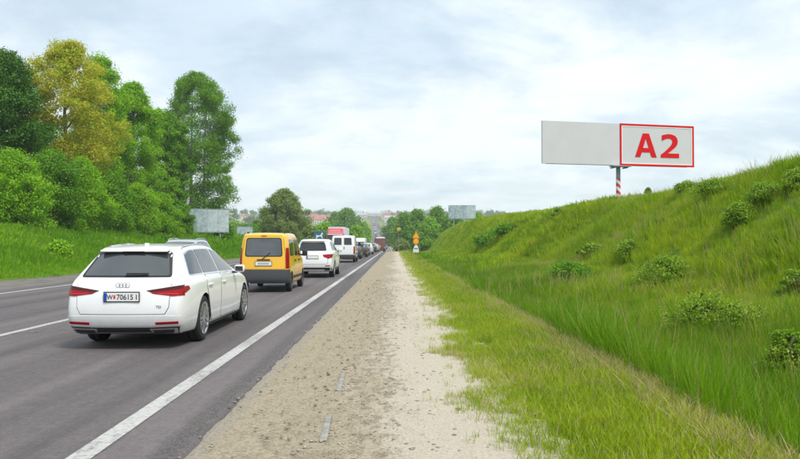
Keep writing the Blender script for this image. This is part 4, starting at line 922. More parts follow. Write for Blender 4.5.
# --- yellow van
def yellow_van(loc):
    root = thing('panel_van', 'yellow compact van with dark grey bumper, second in the queue', 'van', loc)
    yl = [0.02, 0.10, 0.45, 1.2, 2.0, 2.75, 3.2, 3.6, 3.92, 4.0]
    def lev(d, w, z): return [(a if i > 1 else a + d, b, c) for i, (a, b, c) in enumerate(zip(yl, w, z))]
    k0 = lev(0.03, [0.70, 0.76, 0.79, 0.80, 0.80, 0.80, 0.79, 0.77, 0.72, 0.62], [0.30, 0.27, 0.25, 0.24, 0.24, 0.24, 0.24, 0.24, 0.26, 0.30])
    k1 = lev(0.0, [0.74, 0.80, 0.825, 0.83, 0.83, 0.83, 0.825, 0.82, 0.76, 0.66], [0.45, 0.45, 0.45, 0.44, 0.44, 0.44, 0.45, 0.46, 0.46, 0.46])
    k2 = lev(0.03, [0.74, 0.80, 0.83, 0.835, 0.835, 0.835, 0.83, 0.82, 0.74, 0.62], [0.76, 0.76, 0.76, 0.76, 0.76, 0.76, 0.75, 0.73, 0.70, 0.66])
    k3 = lev(0.05, [0.735, 0.795, 0.825, 0.835, 0.835, 0.83, 0.82, 0.78, 0.70, 0.58], [1.06, 1.06, 1.06, 1.06, 1.06, 1.05, 1.03, 0.95, 0.83, 0.74])
    k4 = [(a, b, c) for a, b, c in zip([0.12, 0.20, 0.5, 1.2, 1.85, 2.25, 3.05, 3.5, 3.82, 3.9], [0.67, 0.72, 0.755, 0.765, 0.765, 0.75, 0.72, 0.70, 0.62, 0.52], [1.66, 1.68, 1.70, 1.71, 1.71, 1.68, 1.10, 0.99, 0.86, 0.76])]
    k5 = [(a, b, c) for a, b, c in zip([0.17, 0.26, 0.55, 1.2, 1.80, 2.2, 3.10, 3.5, 3.80, 3.88], [0.60, 0.65, 0.69, 0.70, 0.70, 0.68, 0.66, 0.64, 0.56, 0.46], [1.745, 1.765, 1.785, 1.795, 1.79, 1.755, 1.125, 1.01, 0.875, 0.77])]
    v = Vehicle(root, [k0, k1, k2, k3, k4, k5], TS, M_YEL, (0.60, 3.20), 0.30, 0.185, 0.735, 0.335, crown=0.02, rear_bulge=0.04, front_bulge=0.12, hood_from=6)
    v.wheels('steel', 0.19, M_GREYP)
    v.patch('rear_bumper', [(-0.80, 0.30), (0.80, 0.30), (0.81, 0.50), (0.80, 0.69), (-0.80, 0.69), (-0.81, 0.50)], 'rear', M_GREYP, 0.035, skirt=0.03, rnd=0.03)
    v.patch('tailgate_gap', [(-0.70, 0.70), (0.70, 0.70), (0.705, 1.1), (0.62, 1.70), (-0.62, 1.70), (-0.705, 1.1)], 'rear', M_SEAM, 0.002, skirt=0, rnd=0.05)
    v.patch('tailgate', [(-0.688, 0.705), (0.688, 0.705), (0.693, 1.1), (0.61, 1.69), (-0.61, 1.69), (-0.693, 1.1)], 'rear', v.paint, 0.006, rnd=0.05)
    v.patch('rear_window_surround', [(-0.61, 1.075), (0.61, 1.075), (0.565, 1.645), (-0.565, 1.645)], 'rear', M_PLAST, 0.010, rnd=0.09)
    v.patch('rear_window', [(-0.575, 1.105), (0.575, 1.105), (0.535, 1.615), (-0.535, 1.615)], 'rear', M_GLASS, 0.014, rnd=0.08)
    box('high_brake_lamp', (0, v.ray((0, -5, 1.69), (0, 1, 0))[0].y - 0.01, 1.705), (0.16, 0.03, 0.022), M_RED, root, 0.004)
    p, n = v.ray((0, -5, 1.05), (0, 1, 0)); bm = bmesh.new(); add_cyl(bm, (-0.08, p.y - 0.03, 0.98), (0.22, p.y - 0.03, 1.20), 0.012, 0.008, 8); bm_obj('rear_wiper', bm, M_PLAST, root)
    box('boot_grip', (0, v.ray((0, -5, 0.98), (0, 1, 0))[0].y - 0.012, 0.985), (0.42, 0.03, 0.035), M_PLAST, root, 0.008)
    for sd in (1, -1):
        l = v.patch('tail_lamp', [(sd * 0.715, 0.72), (sd * 0.80, 0.72), (sd * 0.79, 1.1), (sd * 0.765, 1.34), (sd * 0.70, 1.34), (sd * 0.71, 1.1)], 'rear', M_RED, 0.012, step=0.05)
        v.patch('lamp_wing', [(0.07, 0.74), (0.17, 0.74), (0.19, 1.32), (0.11, 1.32)], 'side', M_RED, 0.010, side=sd, parent=l, step=0.05)
        v.patch('bumper_side', [(0.02, 0.30), (0.27, 0.30), (0.27, 0.60), (0.22, 0.69), (0.02, 0.69)], 'side', M_GREYP, 0.025, side=sd, skirt=0.03)
        v.patch('side_moulding', [(0.98, 0.40), (2.83, 0.40), (2.83, 0.48), (0.98, 0.48)], 'side', M_PLAST, 0.016, side=sd)
        v.patch('side_window', [(0.34, 1.10), (1.02, 1.10), (1.02, 1.60), (0.40, 1.60)], 'side', M_GLASS, 0.008, side=sd, rnd=0.06)
        v.patch('side_window', [(1.16, 1.10), (1.86, 1.10), (1.86, 1.60), (1.16, 1.60)], 'side', M_GLASS, 0.010, side=sd, rnd=0.06)
        v.patch('side_window', [(1.98, 1.09), (2.88, 1.07), (2.40, 1.54), (2.18, 1.60), (1.98, 1.60)], 'side', M_GLASS, 0.010, side=sd, rnd=0.05)
        for a, b in ((1.08, 1.90), (1.93, 2.86)):
            poly = [(a, 0.30), (b, 0.30), (b, 1.06), (b - (0.0 if a < 1.5 else 0.45), 1.64) if a < 1.5 else (b, 1.06), (a, 1.64)] if a < 1.5 else [(a, 0.30), (b, 0.30), (b, 1.05), (2.36, 1.61), (2.15, 1.65), (a, 1.65)]
            v.patch('door_gap', [(x + (0.013 if x > (a + b) / 2 else -0.013), z + (0.01 if z > 1 else -0.01)) for x, z in poly], 'side', M_SEAM, 0.001, side=sd, skirt=0)
            dr = v.patch('door', poly, 'side', v.paint, 0.005, side=sd)
            p, n = v.ray((5 * sd, a + 0.14, 0.95), (-sd, 0, 0)); box('door_handle', (p.x + sd * 0.022, a + 0.16, 0.95), (0.03, 0.17, 0.05), M_PLAST, dr, 0.01)
        p, n = v.ray((5 * sd, 2.72, 1.06), (-sd, 0, 0)); bm = bmesh.new(); add_box(bm, (p.x + sd * 0.15, 2.72, 1.16), (0.19, 0.10, 0.21), None, 0.04); mr = bm_obj('wing_mirror', bm, M_PLAST, root, True)
        box('mirror_foot', (p.x + sd * 0.03, 2.74, 1.10), (0.12, 0.06, 0.05), M_PLAST, mr)
        v.patch('head_lamp', [(sd * 0.40, 0.76), (sd * 0.66, 0.78), (sd * 0.66, 0.62), (sd * 0.42, 0.62)], 'front', M_CLEAR, 0.008)
        bm = bmesh.new(); zr = v.ray((sd * 0.6, 1.2, 5), (0, 0, -1))[0].z
        bm.free()
        for q in (0.5, 1.9): box('roof_bracket', (sd * 0.60, q, zr + 0.005), (0.05, 0.09, 0.05), M_PLAST, root, 0.012)
    v.patch('windscreen', [(-0.63, 2.28), (0.63, 2.28), (0.66, 2.98), (-0.66, 2.98)], 'top', M_GLASS, 0.006, rnd=0.05)
    pl, yy = v.plate(0.87, yoff=0.006, blue=False)
    box('plate_smudge', (0, yy, 0.87), (0.36, 0.002, 0.05), simple('worn_plate_print', (0.42, 0.42, 0.42), 0.6), pl)
    cyl('exhaust_pipe', (-0.45, -0.02, 0.27), (-0.45, 0.3, 0.27), 0.025, M_STEEL, root, 10)
    return v
yellow_van((-3.94, 21.6, 0.012)).root.scale = (0.93, 1, 1)

# --- white SUV (also the base for the oncoming silver one)
def suv(name, label, loc, paint, rz=0.0, glass=None, rails=True, rearmat=None, cat='car', plate_text=None, white_skid=True):
    root = thing(name, label, cat, loc, rz); glass = glass or M_GLASS2
    yl = [0.05, 0.14, 0.60, 1.3, 2.15, 2.95, 3.5, 4.05, 4.5, 4.64]
    def lev(d, w, z): return [(a if i > 1 else a + d, b, c) for i, (a, b, c) in enumerate(zip(yl, w, z))]
    k0 = lev(0.06, [0.74, 0.82, 0.87, 0.88, 0.88, 0.88, 0.87, 0.86, 0.80, 0.68], [0.30, 0.27, 0.26, 0.25, 0.25, 0.25, 0.25, 0.26, 0.28, 0.32])
    k1 = lev(-0.05, [0.82, 0.89, 0.925, 0.92, 0.915, 0.915, 0.925, 0.92, 0.86, 0.74], [0.47, 0.47, 0.46, 0.44, 0.42, 0.42, 0.44, 0.46, 0.48, 0.50])
    k2 = lev(-0.04, [0.83, 0.90, 0.94, 0.935, 0.93, 0.93, 0.935, 0.92, 0.86, 0.72], [0.76, 0.76, 0.77, 0.77, 0.76, 0.76, 0.76, 0.75, 0.72, 0.70])
    k3 = lev(0.0, [0.82, 0.88, 0.93, 0.935, 0.93, 0.925, 0.92, 0.88, 0.80, 0.66], [1.05, 1.06, 1.06, 1.06, 1.05, 1.04, 1.03, 0.98, 0.90, 0.82])
    k4 = lev(0.05, [0.76, 0.81, 0.87, 0.88, 0.88, 0.88, 0.87, 0.84, 0.74, 0.60], [1.13, 1.13, 1.14, 1.14, 1.13, 1.12, 1.10, 1.04, 0.95, 0.85])
    k5 = [(a, b, c) for a, b, c in zip([0.30, 0.42, 0.8, 1.35, 1.95, 2.4, 3.3, 4.0, 4.42, 4.55], [0.61, 0.64, 0.675, 0.69, 0.69, 0.68, 0.74, 0.72, 0.62, 0.48], [1.50, 1.54, 1.58, 1.60, 1.59, 1.55, 1.14, 1.07, 0.975, 0.87])]
    k6 = [(a, b, c) for a, b, c in zip([0.28, 0.42, 0.8, 1.35, 1.95, 2.44, 3.36, 4.0, 4.42, 4.55], [0.54, 0.57, 0.60, 0.62, 0.62, 0.60, 0.68, 0.66, 0.56, 0.42], [1.55, 1.60, 1.635, 1.655, 1.645, 1.595, 1.16, 1.09, 0.99, 0.88])]
    v = Vehicle(root, [k0, k1, k2, k3, k4, k5, k6], TS, paint, (0.98, 3.78), 0.36, 0.235, 0.80, 0.41, crown=0.02, rear_bulge=0.07, front_bulge=0.16, hood_from=6)
    v.wheels('five', 0.235)
    v.patch('rear_window', [(-0.64, 1.15), (0.64, 1.15), (0.55, 1.50), (-0.55, 1.50)], 'rear', glass, 0.008, rnd=0.07)
    v.patch('windscreen', [(-0.61, 2.55), (0.61, 2.55), (0.72, 3.26), (-0.72, 3.26)], 'top', glass, 0.007, rnd=0.06)
    v.patch('lower_bumper', [(-0.84, 0.44), (0.84, 0.44), (0.86, 0.36), (0.78, 0.28), (-0.78, 0.28), (-0.86, 0.36)], 'rear', M_PLAST, 0.012)
    if white_skid: v.patch('skid_plate', [(-0.55, 0.36), (0.55, 0.36), (0.50, 0.30), (-0.50, 0.30)], 'rear', paint, 0.02)
    v.patch('tailgate_gap', [(-0.70, 1.12), (-0.70, 0.66), (-0.64, 0.58), (0.64, 0.58), (0.70, 0.66), (0.70, 1.12)], 'rear', M_SEAM, 0.001, skirt=0)
    v.patch('tailgate', [(-0.688, 1.12), (-0.688, 0.665), (-0.632, 0.59), (0.632, 0.59), (0.688, 0.665), (0.688, 1.12)], 'rear', paint, 0.005)
    v.patch('grille', [(-0.36, 0.82), (0.36, 0.82), (0.32, 0.60), (-0.32, 0.60)], 'front', M_PLAST, 0.010, rnd=0.04)
    v.patch('front_bumper_grille', [(-0.62, 0.50), (0.62, 0.50), (0.58, 0.38), (-0.58, 0.38)], 'front', M_PLAST, 0.010, rnd=0.04)
    for sd in (1, -1):
        l = v.patch('tail_lamp', [(sd * 0.46, 0.99), (sd * 0.84, 1.02), (sd * 0.875, 0.86), (sd * 0.72, 0.82), (sd * 0.50, 0.90)], 'rear', M_RED, 0.010, step=0.05)
        v.patch('lamp_wing', [(0.09, 0.86), (0.34, 0.97), (0.30, 1.02), (0.09, 1.02)], 'side', M_RED, 0.009, side=sd, parent=l, step=0.05)
        v.patch('reflector', [(sd * 0.58, 0.535), (sd * 0.80, 0.545), (sd * 0.80, 0.51), (sd * 0.58, 0.50)], 'rear', M_RED, 0.008)
        v.patch('side_window', [(0.56, 1.17), (1.10, 1.17), (1.14, 1.53), (0.84, 1.50)], 'side', glass, 0.008, side=sd, rnd=0.04)
        v.patch('side_window', [(1.16, 1.165), (1.95, 1.16), (1.95, 1.55), (1.20, 1.54)], 'side', glass, 0.008, side=sd, rnd=0.04)
        v.patch('side_window', [(2.03, 1.158), (2.98, 1.14), (2.44, 1.50), (2.05, 1.55)], 'side', glass, 0.008, side=sd, rnd=0.04)
        v.patch('sill_cladding', [(1.42, 0.28), (3.36, 0.28), (3.36, 0.40), (1.42, 0.40)], 'side', M_PLAST, 0.010, side=sd)
        for a, b in ((1.45, 1.97), (2.01, 3.05)):
            poly = [(a, 0.42), (b, 0.42), (b, 1.12), (a - (0.25 if a < 2 else 0), 1.13), (a - (0.25 if a < 2 else 0), 0.9)] if a < 2 else [(a, 0.42), (b, 0.42), (b + 0.04, 0.8), (b, 1.11), (a, 1.13)]
            v.patch('door_gap', [(x + (0.013 if x > (a + b) / 2 else -0.013), z + (0.005 if z > 0.8 else -0.01)) for x, z in poly], 'side', M_SEAM, 0.001, side=sd, skirt=0)
            dr = v.patch('door', poly, 'side', paint, 0.005, side=sd)
            p, n = v.ray((5 * sd, a + 0.15, 0.98), (-sd, 0, 0)); box('door_handle', (p.x + sd * 0.02, a + 0.12, 0.985), (0.03, 0.19, 0.035), paint, dr, 0.01)
        p, n = v.ray((5 * sd, 2.86, 1.10), (-sd, 0, 0)); bm = bmesh.new(); add_box(bm, (p.x + sd * 0.15, 2.85, 1.18), (0.20, 0.11, 0.16), None, 0.045); mr = bm_obj('wing_mirror', bm, paint, root, True)
        box('mirror_foot', (p.x + sd * 0.03, 2.87, 1.11), (0.12, 0.06, 0.04), M_PLAST, mr)
        v.patch('head_lamp', [(sd * 0.40, 0.86), (sd * 0.80, 0.92), (sd * 0.78, 0.76), (sd * 0.42, 0.74)], 'front', M_CLEAR, 0.010, step=0.05)
        if rails:
            bm = bmesh.new(); pts = [Vector((sd * 0.60, y, v.ray((sd * 0.60, y, 5), (0, 0, -1))[0].z + h)) for y, h in ((0.5, 0.0), (0.66, 0.05), (1.4, 0.055), (2.15, 0.05), (2.32, 0.0))]
            for a, b in zip(pts, pts[1:]): add_cyl(bm, a, b, 0.02, seg=8)
            bm_obj('roof_rail', bm, M_CHROME, root, True)
    bm = bmesh.new(); add_box(bm, (0, 0.27, 1.585), (1.10, 0.26, 0.035), Matrix.Rotation(R(7), 3, 'X'), 0.014); sp = bm_obj('roof_spoiler', bm, paint, root, True)
    pl, yy = v.plate(0.885, yoff=0.008)
    if plate_text: text_mesh('plate_number', plate_text, 0.085, M_INK, pl, (0.02, yy, 0.855), 0.001)
    v.plate(0.53, yoff=0.012, front=True, blue=False)
    return v
suv('white_suv', 'white SUV with dark rear window, third in the queue ahead of the yellow van', (-3.50, 30.6, 0.012), M_WHITE, rails=False).root.scale = (0.93, 1, 1)
suv('silver_suv', 'silver oncoming car with roof rails half hidden behind the nearest white car', (-9.35, 34.0, 0.012), M_SILVER, math.pi, M_GLASS)

# --- white van
def white_van(loc):
    root = thing('white_van', 'tall white van with two rear door windows, fourth in the queue', 'van', loc)
    yl = [0.02, 0.10, 0.5, 1.4, 2.4, 3.2, 3.75, 4.2, 4.62, 4.75]
    def lev(d, w, z): return [(a if i > 1 else a + d, b, c) for i, (a, b, c) in enumerate(zip(yl, w, z))]
    k0 = lev(0.02, [0.80, 0.86, 0.88, 0.88, 0.88, 0.88, 0.88, 0.87, 0.80, 0.70], [0.34, 0.31, 0.30, 0.28, 0.28, 0.28, 0.28, 0.28, 0.30, 0.34])
    k1 = lev(0.0, [0.86, 0.92, 0.94, 0.94, 0.94, 0.94, 0.94, 0.93, 0.86, 0.74], [0.55] * 10)
    k2 = lev(0.0, [0.86, 0.92, 0.94, 0.945, 0.945, 0.945, 0.94, 0.92, 0.84, 0.70], [0.95, 0.95, 0.95, 0.95, 0.95, 0.95, 0.95, 0.92, 0.86, 0.80])
    k3 = lev(0.01, [0.85, 0.91, 0.93, 0.935, 0.935, 0.93, 0.92, 0.88, 0.80, 0.66], [1.28, 1.28, 1.28, 1.28, 1.28, 1.26, 1.22, 1.12, 1.0, 0.88])
    k4 = [(a, b, c) for a, b, c in zip([0.08, 0.16, 0.5, 1.4, 2.3, 2.75, 3.6, 4.12, 4.55, 4.66], [0.78, 0.83, 0.86, 0.87, 0.87, 0.85, 0.80, 0.78, 0.70, 0.58], [1.92, 1.93, 1.94, 1.95, 1.95, 1.92, 1.30, 1.16, 1.02, 0.90])]
    k5 = [(a, b, c) for a, b, c in zip([0.12, 0.22, 0.55, 1.4, 2.25, 2.7, 3.66, 4.12, 4.53, 4.64], [0.70, 0.75, 0.79, 0.80, 0.80, 0.78, 0.72, 0.70, 0.62, 0.50], [2.02, 2.04, 2.055, 2.06, 2.055, 2.01, 1.33, 1.18, 1.03, 0.91])]
    v = Vehicle(root, [k0, k1, k2, k3, k4, k5], TS, M_WHITE, (0.85, 3.75), 0.33, 0.2, 0.83, 0.37, crown=0.02, rear_bulge=0.02, front_bulge=0.12, hood_from=6)
    v.wheels('steel', 0.2, M_GREYP)
    v.patch('rear_bumper', [(-0.90, 0.36), (0.90, 0.36), (0.90, 0.60), (-0.90, 0.60)], 'rear', M_GREYP, 0.03, skirt=0.03, rnd=0.03)
    for sd in (1, -1):
        poly = [(sd * 0.006, 0.62), (sd * 0.79, 0.62), (sd * 0.79, 1.3), (sd * 0.73, 1.97), (sd * 0.006, 1.98)]
        dr = v.patch('rear_door', poly, 'rear', v.paint, 0.008, skirt=0.01)
        v.patch('door_window', [(sd * 0.09, 1.34), (sd * 0.68, 1.34), (sd * 0.64, 1.88), (sd * 0.09, 1.88)], 'rear', M_GLASS2, 0.014, parent=dr, rnd=0.05)
        v.patch('tail_lamp', [(sd * 0.81, 0.64), (sd * 0.91, 0.64), (sd * 0.895, 1.22), (sd * 0.81, 1.22)], 'rear', M_RED, 0.012, step=0.05)
        v.patch('side_window', [(2.40, 1.32), (3.30, 1.28), (2.82, 1.80), (2.40, 1.86)], 'side', M_GLASS2, 0.008, side=sd, rnd=0.05)
        v.patch('side_moulding', [(1.25, 0.62), (3.3, 0.62), (3.3, 0.72), (1.25, 0.72)], 'side', M_GREYP, 0.012, side=sd)
        v.patch('door_gap', [(2.30, 0.34), (2.32, 0.34), (2.32, 1.92), (2.30, 1.92)], 'side', M_SEAM, 0.003, side=sd, skirt=0)
        v.patch('door_gap', [(1.22, 0.34), (1.24, 0.34), (1.24, 1.92), (1.22, 1.92)], 'side', M_SEAM, 0.003, side=sd, skirt=0)
        p, n = v.ray((5 * sd, 3.2, 1.26), (-sd, 0, 0)); bm = bmesh.new(); add_box(bm, (p.x + sd * 0.18, 3.2, 1.42), (0.2, 0.11, 0.32), None, 0.04); mr = bm_obj('wing_mirror', bm, M_PLAST, root, True)
        box('mirror_foot', (p.x + sd * 0.05, 3.2, 1.32), (0.16, 0.06, 0.05), M_PLAST, mr)
    y0 = v.ray((0, -5, 1.1), (0, 1, 0))[0].y
    box('door_handle', (0.10, y0 - 0.02, 1.12), (0.05, 0.03, 0.16), M_PLAST, root, 0.008)
    v.patch('windscreen', [(-0.72, 2.78), (0.72, 2.78), (0.74, 3.52), (-0.74, 3.52)], 'top', M_GLASS2, 0.006)
    v.plate(0.86, yoff=0.006, blue=False, x=-0.42)
white_van((-3.95, 54.5, 0.012))

# --- plain saloon / hatch used for the rest of the queue
def queue_car(name, hatch=True):
    root = bpy.data.objects.new(name, None); COL.objects.link(root)
    yl = [0.05, 0.5, 1.2, 2.0, 2.7, 3.3, 4.0, 4.3]
    def lev(w, z, d=0): return [(a + (d if i == 0 else 0), b, c) for i, (a, b, c) in enumerate(zip(yl, w, z))]
    k0 = lev([0.74, 0.84, 0.86, 0.86, 0.86, 0.86, 0.82, 0.68], [0.24] * 8, 0.05); k1 = lev([0.82, 0.89, 0.90, 0.90, 0.90, 0.90, 0.86, 0.72], [0.5] * 8)
    k2 = lev([0.80, 0.87, 0.89, 0.89, 0.89, 0.88, 0.84, 0.66], [0.94, 0.96, 0.97, 0.96, 0.95, 0.93, 0.82, 0.70], 0.04)
    zr = [1.36, 1.44, 1.47, 1.46, 1.40, 1.0, 0.88, 0.74] if hatch else [1.02, 1.10, 1.42, 1.44, 1.38, 0.98, 0.86, 0.72]
    k3 = [(a, b, c) for a, b, c in zip([0.3, 0.6, 1.2, 1.8, 2.3, 3.2, 3.95, 4.22] if hatch else [0.1, 0.75, 1.35, 1.9, 2.35, 3.2, 3.95, 4.22], [0.60, 0.64, 0.66, 0.66, 0.64, 0.72, 0.64, 0.5], zr)]
    v = Vehicle(root, [k0, k1, k2, k3], (-1, -0.6, 0, 0.6, 1), M_ANY, (0.85, 3.45), 0.32, 0.2, 0.77, 0.35, sub=2, crown=0.04, rear_bulge=0.05, front_bulge=0.12, hood_from=5)
    v.wheels('five', 0.2)
    v.patch('rear_window', [(-0.58, 1.0), (0.58, 1.0), (0.50, 1.32), (-0.50, 1.32)], 'rear', M_GLASS2, 0.008, step=0.2)
    v.patch('windscreen', [(-0.55, 2.42), (0.55, 2.42), (0.66, 3.1), (-0.66, 3.1)], 'top', M_GLASS2, 0.008, step=0.2)
    for sd in (1, -1):
        v.patch('tail_lamp', [(sd * 0.54, 0.86), (sd * 0.80, 0.86), (sd * 0.80, 0.70), (sd * 0.54, 0.72)], 'rear', M_RED, 0.012, step=0.2)
        v.patch('side_window', [(0.75, 1.0), (2.75, 1.0), (2.25, 1.32), (1.0, 1.34)], 'side', M_GLASS2, 0.012, side=sd, step=0.2)
        v.patch('head_lamp', [(sd * 0.40, 0.74), (sd * 0.68, 0.76), (sd * 0.66, 0.62), (sd * 0.42, 0.62)], 'front', M_CLEAR, 0.01, step=0.2)
    box('number_plate', (0, v.ray((0, -5, 0.62), (0, 1, 0))[0].y - 0.012, 0.62), (0.5, 0.012, 0.11), M_PLATE, root)
    return root
PA, PB = queue_car('queue_car', True), queue_car('queue_car', False); usedP = set()
def place_car(proto, x, y, col, label, group=None, rz=0.0):
    if proto.name not in usedP: o = proto; usedP.add(proto.name)
    else: o = copy_tree(proto)
    o.location = (x, y, gzf(x, y) + 0.012); o.rotation_euler = (math.atan2(gzf(x, y + 4) - gzf(x, y), 4.0) * (1 if rz == 0 else -1), 0, rz)
    for c in o.children:
        if c.name.startswith('body'): c.color = (*col, 1)
    return tag(o, label, 'car', group)
q = [(PA, -4.0, 66, (0.05, 0.06, 0.08), 'dark blue hatchback just ahead of the tall white van'), (PA, -3.8, 75, (0.04, 0.04, 0.045), 'black car right of the tall white van'),
     (PB, -3.9, 84, (0.09, 0.09, 0.10), 'charcoal saloon behind the black car in the queue'), (PA, -3.7, 93, (0.52, 0.54, 0.56), 'silver hatchback right of the white van in the queue'),
     (PA, -4.0, 103, (0.10, 0.10, 0.11), 'dark grey hatchback ahead of the silver one'), (PB, -3.8, 113, (0.05, 0.07, 0.06), 'dark green saloon four cars behind the brown truck'),
     (PB, -3.9, 133, (0.42, 0.43, 0.45), 'small silver saloon second behind the brown truck'), (PA, -4.0, 143, (0.74, 0.75, 0.76), 'small white hatchback just behind the brown truck'), (PA, -3.8, 154, (0.20, 0.05, 0.04), 'small dark red hatchback at the brow before the brown truck'),
     (PA, -3.9, 122, (0.70, 0.71, 0.72), 'white hatchback three cars behind the brown truck')]
for p_, x, y, c, lab in q: place_car(p_, x, y, c, lab, 'queue of cars ahead')
for y, c, lab in ((78, (0.20, 0.22, 0.25), 'grey oncoming car behind the silver one'), (128, (0.45, 0.46, 0.48), 'silver oncoming car behind the red truck')):
    place_car(PA, -8.7, y, c, lab, 'oncoming cars', math.pi)

# --- lorries
def lorry(name, label, x, y, length, cabm, boxm, rz=0.0, h=3.9, front_first=False):
    root = thing(name, label, 'truck', (x, y, gzf(x, y) + 0.012), rz)
    # local: tail at y=0, cab towards +y
    w = 1.24; cabl = 2.1
    bm = bmesh.new(); add_box(bm, (0, (length - cabl) / 2 - 0.2, (h + 1.15) / 2), (2 * w, length - cabl - 0.3, h - 1.15), None, 0.05); cg = bm_obj('cargo_box', bm, boxm, root)
    bm = bmesh.new(); add_box(bm, (0, -0.02, (h + 1.15) / 2), (0.03, 0.02, h - 1.4)); bm_obj('rear_door_gap', bm, M_SEAM, cg)
    box('chassis', (0, length / 2 - 0.6, 0.92), (0.9, length - 1.0, 0.24), M_PLAST, root)
    bm = bmesh.new(); add_box(bm, (0, length - cabl / 2, 1.75), (2.44, cabl, 2.4), None, 0.12)
    for vv in bm.verts:
        if vv.co.y > length - 0.5 and vv.co.z > 1.7: vv.co.y -= (vv.co.z - 1.7) * 0.18
    cab = bm_obj('cab', bm, cabm, root)
    bm = bmesh.new(); add_box(bm, (0, length - cabl / 2 - 0.3, 3.25), (2.2, 1.3, 0.75), None, 0.15)
    for vv in bm.verts:
        if vv.co.y > length - cabl / 2 and vv.co.z > 3.2: vv.co.y -= 0.55
    bm_obj('roof_fairing', bm, cabm, root)
    box('windscreen', (0, length - 0.10, 2.22), (2.1, 0.06, 0.78), M_GLASS2, cab, 0, Matrix.Rotation(R(10), 3, 'X'))
    box('grille', (0, length + 0.01, 1.2), (1.5, 0.05, 0.65), M_PLAST, cab)
    box('front_bumper', (0, length - 0.02, 0.58), (2.44, 0.24, 0.34), M_GREYP, root, 0.04)
    box('sun_visor', (0, length - 0.12, 2.78), (2.2, 0.22, 0.16), M_SWHITE, cab)
    box('rear_underrun', (0, 0.06, 0.55), (2.3, 0.1, 0.14), M_GREYP, root)
    for sd in (1, -1):
        box('head_lamp', (sd * 0.95, length + 0.015, 0.90), (0.36, 0.05, 0.2), M_CLEAR, root)
        box('tail_lamp', (sd * 0.98, -0.01, 0.85), (0.42, 0.06, 0.14), M_RED, root)
        box('wing_mirror', (sd * 1.38, length - 0.2, 2.2), (0.14, 0.12, 0.7), M_PLAST, root, 0.03)
    ty = tyre_mesh(0.5, 0.32, 0.28); rm = rim_mesh(0.28, 0.32, 'steel'); rm.materials.append(M_ALLOY); rm.materials.append(M_PLAST)
    for ay in (1.1, 2.4, length - 1.3) if length > 7 else (1.3, length - 1.3):
        for sd in (1, -1):
            t = link(bpy.data.objects.new('tyre', ty), root); t.location = (sd * 1.05, ay, 0.5); t.rotation_euler = (0, 0, 0 if sd > 0 else math.pi)
            link(bpy.data.objects.new('rim', rm), t)
    return root
rl = lorry('red_truck', 'oncoming truck with red cab and white trailer left of the white van', -8.75, 118, 13.0, M_TRUCKRED, M_TARP, math.pi, 3.9)
for zz, ww_ in ((3.35, 1.5), (3.05, 1.9)): box('white_stripe', (0, 12.68 if zz > 3.2 else 12.58, zz), (ww_, 0.03, 0.07), M_SWHITE, rl)
lorry('green_truck', 'narrow green truck standing in the queue', -4.2, 190, 7.0, M_WHITE, M_GTARP, 0, 3.9)
lorry('brown_truck', 'truck with reddish brown tarpaulin at the dip of the road', -3.6, 172, 8.5, M_WHITE, M_BROWN, 0, 3.3)
lorry('white_truck', 'oncoming white truck far behind the red one', -8.6, 186, 9.0, M_WHITE, M_TARP, math.pi, 3.7)

# --- far queue up the hill: only a few pixels each
def far_car(hatch):
    bm = bmesh.new(); pr = [(0, 0.35), (0.0, 0.9), (0.35, 1.45), (2.1, 1.48), (2.9, 0.98), (4.1, 0.8), (4.2, 0.35)] if hatch else [(0, 0.4), (0, 1.0), (0.1, 2.1), (3.6, 2.15), (4.3, 1.3), (5.0, 1.1), (5.1, 0.4)]
    for sd in (-1, 1):
        for y, z in pr: bm.verts.new((sd * (0.88 if z < 1.1 else 0.72 if hatch else 0.86), y, z))
    bm.verts.ensure_lookup_table(); n = len(pr); V = bm.verts
    bm.faces.new([V[i] for i in range(n)]); bm.faces.new([V[n + i] for i in reversed(range(n))])
    for i in range(n):
        j = (i + 1) % n; f = bm.faces.new((V[j], V[i], V[n + i], V[n + j])); f.material_index = 1 if i in (1, 3) else 0
    for sd in (-1, 1):
        for ay in (0.8, pr[-1][0] - 0.8):
            k = len(bm.faces); add_cyl(bm, (sd * 0.6, ay, 0.32), (sd * 0.86, ay, 0.32), 0.32, seg=10); bm.faces.ensure_lookup_table()
            for f in bm.faces[k:]: f.material_index = 2
    bmesh.ops.recalc_face_normals(bm, faces=bm.faces)
    me = bpy.data.meshes.new('far_car'); bm.to_mesh(me); bm.free()
    for m_ in (M_ANY, M_GLASS2, M_RUB): me.materials.append(m_)
    return me
FC = [far_car(True), far_car(False)]
cols = [((0.75, 0.76, 0.77), 'white'), ((0.48, 0.50, 0.52), 'silver'), ((0.05, 0.05, 0.06), 'black'), ((0.30, 0.04, 0.04), 'dark red'), ((0.75, 0.76, 0.77), 'white'), ((0.75, 0.76, 0.77), 'white'), ((0.58, 0.60, 0.62), 'silver')]
rq = random.Random(4); y = 205
def far_place(u, y, rz, where, grp):
    k = rq.choice([0, 0, 0, 1]); c, cn = rq.choice(cols); x = u + float(CX(y)); o = link(bpy.data.objects.new('distant_car' if k == 0 else 'distant_van', FC[k]))
    s = math.atan2(gzf(x, y + 4) - gzf(x, y), 4.0); hd = -math.atan2(float(CX(y + 10) - CX(y)), 10)
    o.location = (x, y, gzf(x, y) + 0.02); o.rotation_euler = (s if rz == 0 else -s, 0, rz + hd); o.color = (*c, 1)
    tag(o, 'tiny distant %s %s %s' % (cn, 'car' if k == 0 else 'van', where), 'car' if k == 0 else 'van', grp + ', ' + cn + (' cars' if k == 0 else ' vans'))
